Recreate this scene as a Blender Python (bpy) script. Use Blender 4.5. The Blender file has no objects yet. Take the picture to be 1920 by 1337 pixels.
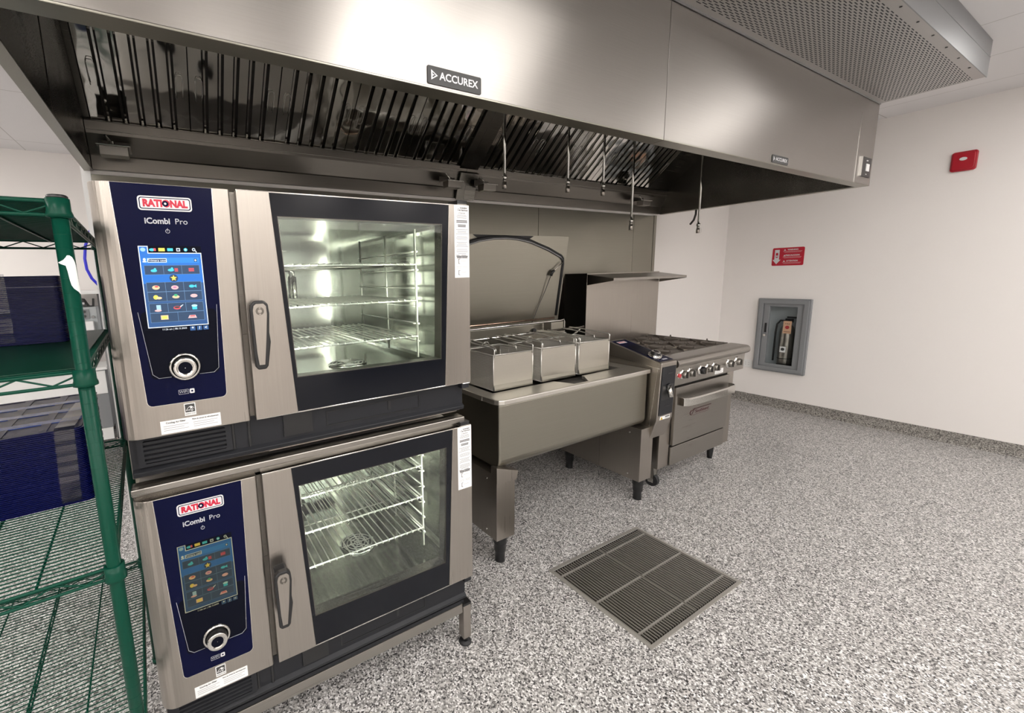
import bpy, bmesh, math, random
from math import sin, cos, pi, radians
from mathutils import Vector, Matrix
random.seed(7)
C = bpy.context.scene.collection
S = bpy.context.scene

# ------------------------------------------------------------------ camera
cam = bpy.data.cameras.new('camera'); camo = bpy.data.objects.new('camera', cam); C.objects.link(camo)
cam.sensor_width = 36.0; cam.lens = 805.2 / 1920 * 36; cam.shift_x = 164.1 / 1920; cam.shift_y = -21.43 / 1920
cam.clip_start = 0.02
yaw, pitch, roll = -0.5211, -0.1587, -0.0276
f_ = Vector((-sin(yaw) * cos(pitch), cos(yaw) * cos(pitch), sin(pitch)))
r_ = Vector((cos(yaw), sin(yaw), 0)); u_ = r_.cross(f_)
r2 = r_ * cos(roll) + u_ * sin(roll); u2 = -r_ * sin(roll) + u_ * cos(roll)
m_ = Matrix((r2, u2, -f_)).transposed().to_4x4(); m_.translation = Vector((-0.8978, -1.2353, 1.4857))
camo.matrix_world = m_
S.camera = camo

# ------------------------------------------------------------------ world, exposure
w = bpy.data.worlds.new('world'); S.world = w; w.use_nodes = True
w.node_tree.nodes['Background'].inputs[0].default_value = (0.9, 0.93, 1, 1)
w.node_tree.nodes['Background'].inputs[1].default_value = 0.3
S.view_settings.view_transform = 'Standard'; S.view_settings.look = 'None'
S.view_settings.exposure = 0.90; S.view_settings.gamma = 1.0; S.view_settings.use_curve_mapping = False
LIGHT_W = 4.9      # emission of the ceiling troffers

# ------------------------------------------------------------------ materials
K = .76             # reflectance of furnishings and floor relative to the paint and ceiling tiles
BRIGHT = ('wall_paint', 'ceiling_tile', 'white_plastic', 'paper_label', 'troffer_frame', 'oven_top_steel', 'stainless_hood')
def mat(name, col, rough=0.5, metal=0.0, emit=None, es=1.0, **k):
    if name not in BRIGHT: col = tuple(c * K for c in col)
    if name.startswith('screen_'): es = es * .76
    m = bpy.data.materials.new(name); m.use_nodes = True
    b = m.node_tree.nodes['Principled BSDF']
    b.inputs['Base Color'].default_value = (*col, 1); b.inputs['Roughness'].default_value = rough
    b.inputs['Metallic'].default_value = metal
    if emit: b.inputs['Emission Color'].default_value = (*emit, 1); b.inputs['Emission Strength'].default_value = es
    for a, v in k.items(): b.inputs[a.replace('_', ' ')].default_value = v
    # faint procedural variation so no surface is perfectly even
    nt = m.node_tree; N = nt.nodes; L = nt.links
    tc = N.new('ShaderNodeTexCoord'); no = N.new('ShaderNodeTexNoise'); no.inputs['Scale'].default_value = 6
    mr = N.new('ShaderNodeMapRange'); mr.inputs[3].default_value = max(0, rough - .03); mr.inputs[4].default_value = min(1, rough + .03)
    L.new(tc.outputs['Object'], no.inputs['Vector']); L.new(no.outputs['Fac'], mr.inputs[0]); L.new(mr.outputs[0], b.inputs['Roughness'])
    return m

def steel(name, col=(0.56, 0.53, 0.49), rough=0.3, axis='x', var=.05, bump=.012, smudge=.05, aniso=0):
    """brushed stainless: streak noise stretched along an axis"""
    if name not in BRIGHT: col = tuple(c * K for c in col)
    m = bpy.data.materials.new(name); m.use_nodes = True
    nt = m.node_tree; N = nt.nodes; L = nt.links; b = N['Principled BSDF']
    b.inputs['Metallic'].default_value = 1.0
    if aniso:      # horizontal brushing stretches reflections upright
        b.inputs['Anisotropic'].default_value = aniso; b.inputs['Anisotropic Rotation'].default_value = .25
        tg = N.new('ShaderNodeTangent'); tg.direction_type = 'RADIAL'; tg.axis = 'Z'; L.new(tg.outputs[0], b.inputs['Tangent'])
    tc = N.new('ShaderNodeTexCoord'); mp = N.new('ShaderNodeMapping')
    s = {'x': (3, 350, 350), 'y': (350, 3, 350), 'z': (350, 350, 3)}[axis]
    mp.inputs['Scale'].default_value = s
    n1 = N.new('ShaderNodeTexNoise'); n1.inputs['Scale'].default_value = 1; n1.inputs['Detail'].default_value = 3
    n2 = N.new('ShaderNodeTexNoise'); n2.inputs['Scale'].default_value = 2.3; n2.inputs['Detail'].default_value = 5
    L.new(tc.outputs['Object'], mp.inputs['Vector']); L.new(mp.outputs[0], n1.inputs['Vector']); L.new(tc.outputs['Object'], n2.inputs['Vector'])
    mr = N.new('ShaderNodeMapRange'); mr.inputs[3].default_value = rough - var; mr.inputs[4].default_value = rough + var
    ad = N.new('ShaderNodeMath'); ad.operation = 'MULTIPLY_ADD'; ad.inputs[1].default_value = smudge * 2
    L.new(n1.outputs['Fac'], mr.inputs[0]); L.new(n2.outputs['Fac'], ad.inputs[0]); L.new(mr.outputs[0], ad.inputs[2])
    sb = N.new('ShaderNodeMath'); sb.operation = 'SUBTRACT'; sb.inputs[1].default_value = smudge
    L.new(ad.outputs[0], sb.inputs[0]); L.new(sb.outputs[0], b.inputs['Roughness'])
    mx = N.new('ShaderNodeMix'); mx.data_type = 'RGBA'
    mx.inputs[6].default_value = (*[c * .93 for c in col], 1); mx.inputs[7].default_value = (*[min(1, c * 1.07) for c in col], 1)
    L.new(n1.outputs['Fac'], mx.inputs[0]); L.new(mx.outputs[2], b.inputs['Base Color'])
    bp = N.new('ShaderNodeBump'); bp.inputs['Strength'].default_value = bump; bp.inputs['Distance'].default_value = .001
    L.new(n1.outputs['Fac'], bp.inputs['Height']); L.new(bp.outputs[0], b.inputs['Normal'])
    return m

def polished(name):
    m = mat(name, (.95, .93, .88), .07, 1.0); nt = m.node_tree; N = nt.nodes; L = nt.links; b = N['Principled BSDF']
    tc = N.new('ShaderNodeTexCoord'); no = N.new('ShaderNodeTexNoise'); no.inputs['Scale'].default_value = 9; no.inputs['Detail'].default_value = 1
    bp = N.new('ShaderNodeBump'); bp.inputs['Strength'].default_value = .5; bp.inputs['Distance'].default_value = .006
    L.new(tc.outputs['Object'], no.inputs['Vector']); L.new(no.outputs['Fac'], bp.inputs['Height']); L.new(bp.outputs[0], b.inputs['Normal'])
    return m

def flake(name, stops, scale=175):
    stops = [(p, tuple(v * K for v in c)) for p, c in stops]
    m = bpy.data.materials.new(name); m.use_nodes = True
    nt = m.node_tree; N = nt.nodes; L = nt.links; b = N['Principled BSDF']
    tc = N.new('ShaderNodeTexCoord')
    no = N.new('ShaderNodeTexNoise'); no.inputs['Scale'].default_value = 60
    va = N.new('ShaderNodeVectorMath'); va.operation = 'MULTIPLY_ADD'; va.inputs[1].default_value = (.006,) * 3
    L.new(tc.outputs['Object'], no.inputs['Vector']); L.new(no.outputs['Color'], va.inputs[0]); L.new(tc.outputs['Object'], va.inputs[2])
    vo = N.new('ShaderNodeTexVoronoi'); vo.inputs['Scale'].default_value = scale
    L.new(va.outputs[0], vo.inputs['Vector'])
    sp = N.new('ShaderNodeSeparateColor'); L.new(vo.outputs['Color'], sp.inputs[0])
    cr = N.new('ShaderNodeValToRGB'); cr.color_ramp.interpolation = 'CONSTANT'
    e = cr.color_ramp.elements
    e[0].position = stops[0][0]; e[0].color = (*stops[0][1], 1); e[1].position = stops[1][0]; e[1].color = (*stops[1][1], 1)
    for p, c in stops[2:]:
        q = e.new(p); q.color = (*c, 1)
    L.new(sp.outputs[0], cr.inputs[0]); L.new(cr.outputs[0], b.inputs['Base Color'])
    b.inputs['Roughness'].default_value = .38; b.inputs['Coat Weight'].default_value = .25; b.inputs['Coat Roughness'].default_value = .25
    bp = N.new('ShaderNodeBump'); bp.inputs['Strength'].default_value = .25; bp.inputs['Distance'].default_value = .002
    L.new(sp.outputs[1], bp.inputs['Height']); L.new(bp.outputs[0], b.inputs['Normal'])
    return m

def thin_glass(name, tint=(1, 1, 1), refl=.06, rough=.02, k=1.0):
    m = bpy.data.materials.new(name); m.use_nodes = True
    nt = m.node_tree; N = nt.nodes; L = nt.links
    for n in list(N):
        if n.type != 'OUTPUT_MATERIAL': N.remove(n)
    out = [n for n in N if n.type == 'OUTPUT_MATERIAL'][0]
    t = N.new('ShaderNodeBsdfTransparent'); t.inputs[0].default_value = (*tint, 1)
    g = N.new('ShaderNodeBsdfGlossy'); g.inputs['Roughness'].default_value = rough
    fr = N.new('ShaderNodeLayerWeight'); fr.inputs[0].default_value = .5      # same from both sides of a thin sheet
    pw = N.new('ShaderNodeMath'); pw.operation = 'POWER'; pw.inputs[1].default_value = 4.0; L.new(fr.outputs['Facing'], pw.inputs[0])
    ad = N.new('ShaderNodeMath'); ad.operation = 'MULTIPLY_ADD'; ad.inputs[1].default_value = k; ad.inputs[2].default_value = refl; ad.use_clamp = True
    mx = N.new('ShaderNodeMixShader'); L.new(pw.outputs[0], ad.inputs[0]); L.new(ad.outputs[0], mx.inputs[0])
    L.new(t.outputs[0], mx.inputs[1]); L.new(g.outputs[0], mx.inputs[2]); L.new(mx.outputs[0], out.inputs[0])
    return m

def math_node(N, L, op, a, b=None, c=None):
    n = N.new('ShaderNodeMath'); n.operation = op
    for i, x in enumerate((a, b, c)):
        if x is None: continue
        if isinstance(x, (int, float)): n.inputs[i].default_value = x
        else: L.new(x, n.inputs[i])
    return n.outputs[0]

def perforated(name):
    """galvanised sheet with staggered slots, pattern in metres"""
    m = steel(name, (0.62, 0.61, 0.60), .42, 'x', .04, .02)
    nt = m.node_tree; N = nt.nodes; L = nt.links; b = N['Principled BSDF']
    tc = N.new('ShaderNodeTexCoord'); sx = N.new('ShaderNodeSeparateXYZ'); L.new(tc.outputs['Object'], sx.inputs[0])
    px, py = .056, .0085
    row = math_node(N, L, 'DIVIDE', sx.outputs[1], py); rf = math_node(N, L, 'FLOOR', row)
    odd = math_node(N, L, 'MODULO', rf, 2.0); odd = math_node(N, L, 'ABSOLUTE', odd)
    col = math_node(N, L, 'DIVIDE', sx.outputs[0], px); col = math_node(N, L, 'MULTIPLY_ADD', odd, .5, col)
    fx = math_node(N, L, 'FRACT', col); fy = math_node(N, L, 'FRACT', row)
    dx = math_node(N, L, 'ABSOLUTE', math_node(N, L, 'SUBTRACT', fx, .5)); dy = math_node(N, L, 'ABSOLUTE', math_node(N, L, 'SUBTRACT', fy, .5))
    h = math_node(N, L, 'MULTIPLY', math_node(N, L, 'LESS_THAN', dx, .29), math_node(N, L, 'LESS_THAN', dy, .24))
    # plain margin round the perforated field
    mx_ = math_node(N, L, 'MULTIPLY', math_node(N, L, 'GREATER_THAN', sx.outputs[1], .045), math_node(N, L, 'LESS_THAN', sx.outputs[1], .40))
    mx2 = math_node(N, L, 'LESS_THAN', sx.outputs[0], 4.425)
    h = math_node(N, L, 'MULTIPLY', h, math_node(N, L, 'MULTIPLY', mx_, mx2))
    dk = N.new('ShaderNodeBsdfPrincipled'); dk.inputs['Base Color'].default_value = (.03, .03, .035, 1); dk.inputs['Roughness'].default_value = .8
    ms = N.new('ShaderNodeMixShader'); out = [n for n in N if n.type == 'OUTPUT_MATERIAL'][0]
    L.new(h, ms.inputs[0]); L.new(b.outputs[0], ms.inputs[1]); L.new(dk.outputs[0], ms.inputs[2]); L.new(ms.outputs[0], out.inputs[0])
    return m

def mesh_screen(name):
    """fine basket screen: woven wire with open cells"""
    m = steel(name, (0.95, 0.92, 0.85), .5, 'x')
    nt = m.node_tree; N = nt.nodes; L = nt.links; b = N['Principled BSDF']; b.inputs['Metallic'].default_value = .6
    tc = N.new('ShaderNodeTexCoord'); sx = N.new('ShaderNodeSeparateXYZ'); L.new(tc.outputs['Object'], sx.inputs[0])
    fy = math_node(N, L, 'FRACT', math_node(N, L, 'DIVIDE', sx.outputs[1], .005)); fz = math_node(N, L, 'FRACT', math_node(N, L, 'DIVIDE', sx.outputs[2], .0085))
    h = math_node(N, L, 'MULTIPLY', math_node(N, L, 'GREATER_THAN', fy, .6), math_node(N, L, 'GREATER_THAN', fz, .65))
    t = N.new('ShaderNodeBsdfTransparent'); ms = N.new('ShaderNodeMixShader'); out = [n for n in N if n.type == 'OUTPUT_MATERIAL'][0]
    L.new(h, ms.inputs[0]); L.new(b.outputs[0], ms.inputs[1]); L.new(t.outputs[0], ms.inputs[2]); L.new(ms.outputs[0], out.inputs[0])
    return m

def ceiling_tile(name):
    m = mat(name, (.80, .78, .76), .9)
    nt = m.node_tree; N = nt.nodes; L = nt.links; b = N['Principled BSDF']
    tc = N.new('ShaderNodeTexCoord'); sx = N.new('ShaderNodeSeparateXYZ'); L.new(tc.outputs['Object'], sx.inputs[0])
    def line(o, off, per, wd):
        f = math_node(N, L, 'FRACT', math_node(N, L, 'DIVIDE', math_node(N, L, 'SUBTRACT', o, off), per))
        a = math_node(N, L, 'ABSOLUTE', math_node(N, L, 'SUBTRACT', f, .5))
        return math_node(N, L, 'GREATER_THAN', a, .5 - wd / per)
    g = math_node(N, L, 'MAXIMUM', line(sx.outputs[0], 2.947, .61, .0035), line(sx.outputs[1], 2.61, 1.22, .0035))
    mx = N.new('ShaderNodeMix'); mx.data_type = 'RGBA'; mx.inputs[6].default_value = (.76, .745, .75, 1); mx.inputs[7].default_value = (.52, .50, .49, 1)
    L.new(g, mx.inputs[0]); L.new(mx.outputs[2], b.inputs['Base Color'])
    no = N.new('ShaderNodeTexNoise'); no.inputs['Scale'].default_value = 120
    L.new(tc.outputs['Object'], no.inputs['Vector'])
    bp = N.new('ShaderNodeBump'); bp.inputs['Strength'].default_value = .15; bp.inputs['Distance'].default_value = .003
    L.new(no.outputs['Fac'], bp.inputs['Height']); L.new(bp.outputs[0], b.inputs['Normal'])
    return m

M = dict(
    steel=steel('stainless', (.44, .415, .38)), steel_v=steel('stainless_vertical', (.50, .46, .415), axis='z', bump=.02), steel_y=steel('stainless_depth', (.42, .39, .36), axis='y'),
    hood=steel('stainless_hood', (.34, .32, .30), .32, 'x', .015, .004, .02, .78),
    steel_soft=steel('stainless_soft', (.41, .39, .335), .34, 'x'),
    steel_dark=steel('stainless_dark', (.20, .185, .165), .3, 'x'),
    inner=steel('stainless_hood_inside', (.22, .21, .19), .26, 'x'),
    cavity=steel('stainless_cavity', (.66, .67, .62), .16, 'z', .05, .02),
    filt=polished('polished_filter'),
    chrome=mat('chrome', (.82, .80, .76), .12, 1.0),
    wire=mat('bright_wire', (.85, .83, .78), .32, .85), rimsteel=steel('pan_rim_steel', (.85, .82, .76), .42, 'x'), basketsteel=steel('basket_steel', (.66, .63, .56), .34, 'x', smudge=.12), topsteel=steel('oven_top_steel', (.85, .82, .78), .6, 'x'), barsteel=mat('bar_steel', (.50, .475, .435), .5, .6),  # oven top and pan rim lightened, brighter light put into their base colour
    galv=steel('galvanised', (.45, .46, .47), .42, 'x', .05, .03),
    perf=perforated('perforated_sheet'), screen=mesh_screen('basket_screen'),
    floor=flake('flake_floor', [(0, (.66, .635, .615)), (.28, (.42, .404, .392)), (.50, (.25, .24, .232)), (.66, (.11, .105, .103)), (.76, (.03, .029, .031)), (.84, (1.0, .98, .97))], 190),
    cove=flake('flake_cove', [(0, (.48, .45, .41)), (.22, (.33, .31, .28)), (.5, (.21, .195, .18)), (.75, (.10, .09, .085)), (.92, (.6, .57, .53))]),
    wall=mat('wall_paint', (.86, .825, .80), .55), ceil=ceiling_tile('ceiling_tile'),
    white=mat('white_plastic', (.82, .82, .81), .4), paper=mat('paper_label', (.80, .80, .80), .55), ink=mat('ink', (.06, .06, .06), .6),
    ink_grey=mat('ink_grey', (.42, .42, .42), .6),
    navy=mat('navy_panel', (.005, .0065, .034), .2, Specular_IOR_Level=.06), navy2=mat('navy_gloss_black', (.005, .006, .013), .2, Specular_IOR_Level=.06),
    dkglass=mat('dark_door_glass', (.008, .009, .013), .12, Specular_IOR_Level=.22), dkglass2=mat('dark_lower_strip', (.022, .024, .03), .15),
    plastic=mat('charcoal_plastic', (.020, .021, .025), .45, Specular_IOR_Level=.25), black=mat('black_plastic', (.012, .012, .013), .35), rubber=mat('rubber', (.02, .02, .022), .6),
    glass=thin_glass('oven_window', (.93, .97, .95), .05), clear=thin_glass('clear_glass', (.97, .98, .98), .02),
    red=mat('logo_red', (.70, .01, .05), .4), logowhite=mat('logo_white', (.85, .85, .88), .4), grey=mat('silver_print', (.6, .61, .66), .4),
    green=mat('green_epoxy', (.003, .060, .036), .3, Specular_IOR_Level=.14), liner=mat('green_liner', (.003, .048, .026), .4, Specular_IOR_Level=.25),
    blue=mat('blue_tray', (.003, .006, .085), .3, Specular_IOR_Level=.2), rim_glare=mat('tray_rim_glare', (.05, .14, .62), .2), blue_hose=mat('blue_hose', (.03, .03, .75), .35),
    iron=mat('cast_iron', (.13, .108, .09), .6, .1), burner=mat('aged_burner_pan', (.95, .84, .70), .65, .0),
    orange_tag=mat('inspection_tag', (.85, .52, .34), .6), cab=mat('grey_cabinet', (.30, .31, .325), .4), cabin=mat('cabinet_inside', (.62, .66, .68), .5),
    firered=mat('strobe_red', (.55, .012, .03), .3), signred=mat('sign_red', (.62, .012, .04), .4), yellow=mat('warning_yellow', (.85, .55, .04), .5),
    maroon=mat('badge_maroon', (.09, .018, .025), .4), redled=mat('red_knob_cap', (.6, .05, .06), .4),
    warm_bar=mat('bar_reflection', (.70, .50, .38), .25, 1.0), drainbox=mat('drain_basin', (.022, .016, .012), .8, Specular_IOR_Level=.1),
    tape=thin_glass('clear_tape', (.78, .78, .80), .05, .15, .5), wrap=thin_glass('plastic_wrap', (.98, .985, 1), .0, .08, .10),
    panel=mat('troffer_lens', (1, 1, 1), .5, emit=(1.0, .968, .93), es=LIGHT_W), lampframe=mat('troffer_frame', (.85, .85, .85), .4),
    lamp=mat('oven_lamp', (1, 1, 1), .5, emit=(1.0, 1.0, .90), es=30.0), dark=mat('plain_dark', (.05, .045, .04), .5),
    strobe_lens=mat('strobe_lens', (.9, .9, .9), .15),
)

# ------------------------------------------------------------------ mesh builder
def rrect(a0, a1, b0, b1, r, n=5):
    P = []
    for cx, cy, s in ((a1 - r, b1 - r, 0), (a0 + r, b1 - r, 90), (a0 + r, b0 + r, 180), (a1 - r, b0 + r, 270)):
        for i in range(n + 1):
            t = radians(s + 90 * i / n); P.append((cx + r * cos(t), cy + r * sin(t)))
    return P
def circ(cx, cy, r, n=24, ry=None): return [(cx + r * cos(2 * pi * i / n), cy + (ry or r) * sin(2 * pi * i / n)) for i in range(n)]

class MB:
    def __init__(s): s.v = []; s.f = []; s.m = []; s.s = []; s.mats = []
    def mi(s, m):
        m = M[m] if isinstance(m, str) else m
        if m not in s.mats: s.mats.append(m)
        return s.mats.index(m)
    def add(s, vs, fs, m, smooth=False):
        o = len(s.v); s.v += [Vector(p) for p in vs]; k = s.mi(m)
        for f in fs: s.f.append([i + o for i in f]); s.m.append(k); s.s.append(smooth)
        return s
    def box(s, x0, x1, y0, y1, z0, z1, m):
        x0, x1 = sorted((x0, x1)); y0, y1 = sorted((y0, y1)); z0, z1 = sorted((z0, z1))
        return s.add([(x0, y0, z0), (x1, y0, z0), (x1, y1, z0), (x0, y1, z0), (x0, y0, z1), (x1, y0, z1), (x1, y1, z1), (x0, y1, z1)],
                     [(0, 3, 2, 1), (4, 5, 6, 7), (0, 1, 5, 4), (1, 2, 6, 5), (2, 3, 7, 6), (3, 0, 4, 7)], m)
    @staticmethod
    def p3(ax, a, p):
        if ax == 'x': return (a, p[0], p[1])
        if ax == 'y': return (p[0], a, p[1])
        return (p[0], p[1], a)
    def prism(s, poly, ax, a, b, m, smooth=False):
        n = len(poly)
        return s.add([s.p3(ax, a, p) for p in poly] + [s.p3(ax, b, p) for p in poly],
                     [list(range(n)), list(range(2 * n - 1, n - 1, -1))] + [(i, n + i, n + (i + 1) % n, (i + 1) % n) for i in range(n)], m, smooth)
    def ring(s, outer, inner, ax, a, b, m):
        n = len(outer); V = []
        for q in (a, b):
            V += [s.p3(ax, q, p) for p in outer] + [s.p3(ax, q, p) for p in inner]
        F = []
        for i in range(n):
            j = (i + 1) % n
            F += [(i, j, n + j, n + i), (2 * n + i, 3 * n + i, 3 * n + j, 2 * n + j), (i, 2 * n + i, 2 * n + j, j), (n + i, n + j, 3 * n + j, 3 * n + i)]
        return s.add(V, F, m)
    def cyl(s, p0, p1, r0, m, r1=None, n=20, cap=True):
        p0 = Vector(p0); p1 = Vector(p1); r1 = r0 if r1 is None else r1
        d = (p1 - p0).normalized(); a = d.orthogonal().normalized(); b = d.cross(a)
        V = [p0 + (a * cos(2 * pi * i / n) + b * sin(2 * pi * i / n)) * r0 for i in range(n)] + [p1 + (a * cos(2 * pi * i / n) + b * sin(2 * pi * i / n)) * r1 for i in range(n)]
        s.add(V, [(i, (i + 1) % n, n + (i + 1) % n, n + i) for i in range(n)], m, True)
        if cap: s.add(V, [list(range(n - 1, -1, -1)), list(range(n, 2 * n))], m)
        return s
    def tube(s, pts, r, m, n=8, closed=False):
        P = [Vector(p) for p in pts]; N = len(P); V = []; up = None
        for i, p in enumerate(P):
            if closed: d = (P[(i + 1) % N] - P[i - 1])
            else: d = P[min(i + 1, N - 1)] - P[max(i - 1, 0)]
            d.normalize()
            if up is None: up = d.orthogonal().normalized()
            up = (up - d * up.dot(d)).normalized(); b = d.cross(up)
            V += [p + (up * cos(2 * pi * k / n) + b * sin(2 * pi * k / n)) * r for k in range(n)]
        F = []
        for i in range(N if closed else N - 1):
            j = (i + 1) % N
            F += [(i * n + k, i * n + (k + 1) % n, j * n + (k + 1) % n, j * n + k) for k in range(n)]
        s.add(V, F, m, True)
        if not closed: s.add(V, [list(range(n - 1, -1, -1)), list(range((N - 1) * n, N * n))], m)
        return s
    def lathe(s, prof, c, ax, m, n=28):
        """prof = [(radius, height)] round axis through c"""
        c = Vector(c); d = {'x': Vector((1, 0, 0)), 'y': Vector((0, 1, 0)), 'z': Vector((0, 0, 1))}[ax] if isinstance(ax, str) else Vector(ax).normalized()
        a = d.orthogonal().normalized(); b = d.cross(a); V = []
        for r, h in prof: V += [c + d * h + (a * cos(2 * pi * k / n) + b * sin(2 * pi * k / n)) * max(r, 1e-5) for k in range(n)]
        F = []
        for i in range(len(prof) - 1): F += [(i * n + k, i * n + (k + 1) % n, (i + 1) * n + (k + 1) % n, (i + 1) * n + k) for k in range(n)]
        return s.add(V, F, m, True)
    def text(s, body, size, o, m, ux=(1, 0, 0), uy=(0, 0, 1), bold=0.0, align='CENTER', width=None, spacing=1.0):
        cu = bpy.data.curves.new('t', 'FONT'); cu.body = body; cu.size = size; cu.align_x = align; cu.align_y = 'CENTER'
        cu.extrude = .0002; cu.offset = bold; cu.space_character = spacing; cu.resolution_u = 3
        ob = bpy.data.objects.new('t', cu); C.objects.link(ob)
        dg = bpy.context.evaluated_depsgraph_get(); me = ob.evaluated_get(dg).to_mesh()
        ux = Vector(ux); uy = Vector(uy); uz = ux.cross(uy); k = 1.0
        xs = [v.co.x for v in me.vertices]
        if width and xs: k = width / (max(xs) - min(xs))
        V = [Vector(o) + ux * v.co.x * k + uy * v.co.y + uz * v.co.z for v in me.vertices]
        s.add(V, [list(p.vertices) for p in me.polygons], m)
        ob.evaluated_get(dg).to_mesh_clear(); bpy.data.objects.remove(ob); bpy.data.curves.remove(cu)
        return s
    def move(s, fn): s.v = [Vector(fn(p)) for p in s.v]; return s

LOC = {}
def obj(name, mb, parent=None, bevel=0.0, seg=2, fix=True):
    L0 = Vector((0, 0, 0)); p = parent
    while p is not None:
        if p in LOC: L0 = LOC[p]
        p = p.parent
    me = bpy.data.meshes.new(name)
    me.from_pydata([p - L0 for p in mb.v], [], mb.f)
    for m in mb.mats: me.materials.append(m)
    for i, p in enumerate(me.polygons): p.material_index = mb.m[i]; p.use_smooth = mb.s[i]
    if fix:
        bm = bmesh.new(); bm.from_mesh(me); bmesh.ops.remove_doubles(bm, verts=bm.verts, dist=1e-6)
        bmesh.ops.recalc_face_normals(bm, faces=bm.faces); bm.to_mesh(me); bm.free()
    me.update()
    o = bpy.data.objects.new(name, me); C.objects.link(o)
    if parent: o.parent = parent
    if bevel:
        md = o.modifiers.new('bevel', 'BEVEL'); md.width = bevel; md.segments = seg; md.limit_method = 'ANGLE'; md.angle_limit = radians(40)
        md.harden_normals = False
    return o
def tag(o, label, cat, group=None, kind=None):
    if label: o['label'] = label
    if cat: o['category'] = cat
    if group: o['group'] = group
    if kind: o['kind'] = kind
    return o
def thing(name, label, cat, loc=(0, 0, 0), group=None, rotz=0):
    o = bpy.data.objects.new(name, None); C.objects.link(o); o.empty_display_size = .1
    o.location = loc; o.rotation_euler = (0, 0, rotz); LOC[o] = Vector(loc)
    return tag(o, label, cat, group)
def single(name, mb, label, cat, loc=None, group=None, bevel=0):
    """a thing that is one mesh; its origin goes to loc"""
    loc = Vector(loc) if loc is not None else Vector((0, 0, 0))
    mb.v = [p - loc for p in mb.v]
    o = obj(name, mb, None, bevel); o.location = loc
    return tag(o, label, cat, group)
def struct(name, mb, bevel=0):
    o = obj(name, mb, None, bevel); o['kind'] = 'structure'; return o
def dup(root, loc=None, label=None, group=None):
    r = root.copy(); C.objects.link(r)
    if loc is not None: r.location = loc
    if label: r['label'] = label
    if group: r['group'] = group
    def rec(a, b):
        for ch in list(a.children):
            c = ch.copy(); C.objects.link(c); c.parent = b; rec(ch, c)
    rec(root, r); return r

# ------------------------------------------------------------------ room
YB, XR, H = 1.344, 4.538, 2.717
XP = -1.205                                    # left end of the partition behind the ovens
XL, YF, YW = -4.6, -4.6, 4.15
struct('floor', MB().add([(XL, YF, 0), (XR, YF, 0), (XR, YW, 0), (XL, YW, 0), (.612, -.364, 0), (1.292, -.364, 0), (1.292, .152, 0), (.612, .152, 0)],
                [(0, 1, 5, 4), (1, 2, 6, 5), (2, 3, 7, 6), (3, 0, 4, 7)], 'floor'))
struct('ceiling', MB().box(XL - .1, XR + .1, YF - .1, YW + .1, H, H + .08, 'ceil'))
wr = MB()                                      # right wall with the recess of the extinguisher cabinet
y0, y1, z0, z1 = .60, .92, .43, 1.12
for a in ((YF, y0, 0, H), (y1, YB + .15, 0, H), (y0, y1, 0, z0), (y0, y1, z1, H)): wr.box(XR, XR + .14, a[0], a[1], a[2], a[3], 'wall')
struct('wall_right', wr)
struct('wall_back', MB().box(XP, XR, YB, YB + .12, 0, H, 'wall'))
struct('wall_far', MB().box(XL, XR, YW, YW + .1, 0, H, 'wall'))
struct('wall_left', MB().box(XL - .1, XL, YF, YW, 0, H, 'wall'))
struct('wall_front', MB().box(XL, XR, YF - .1, YF, 0, H, 'wall'))
struct('baseboard_right', MB().prism([(XR, 0), (XR - .022, 0), (XR - .012, .012), (XR - .008, .04), (XR - .008, .1), (XR, .1)], 'y', YF, YB, 'cove'))
struct('baseboard_back', MB().prism([(YB, 0), (YB - .022, 0), (YB - .012, .012), (YB - .008, .04), (YB - .008, .1), (YB, .1)], 'x', XP, XR - .01, 'cove'))
struct('baseboard_far', MB().box(XL, XR, YW - .01, YW, 0, .1, 'cove'))
# stainless cladding of the back wall, one sheet per panel with open seams
for n, (a, b) in enumerate(((XP + .004, .42), (.424, 1.643), (1.647, 2.846), (2.850, 3.150))):
    struct('trim_%d' % (n + 1), MB().box(a, b, YB - .008, YB, .1, 1.995, 'steel_soft'), .001)
struct('trim_5', MB().box(3.154, 3.192, YB - .012, YB, .1, 2.0, 'steel_soft'), .002)
struct('trim_6', MB().prism([(XP - .006, YB - .012), (XP + .03, YB - .012), (XP + .03, YB - .008), (XP, YB - .008), (XP, YB + .12), (XP - .006, YB + .12)], 'z', 0, H, 'white'))
# unseen dark slabs on the front and left walls, added for steel to reflect
struct('dark_reflection_slab_1', MB().box(1.0, 2.9, YF, YF + .03, 0, 2.15, 'dark'))
struct('dark_reflection_slab_2', MB().box(XL, XL + .03, -2.6, -1.5, 0, 2.1, 'dark'))

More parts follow.
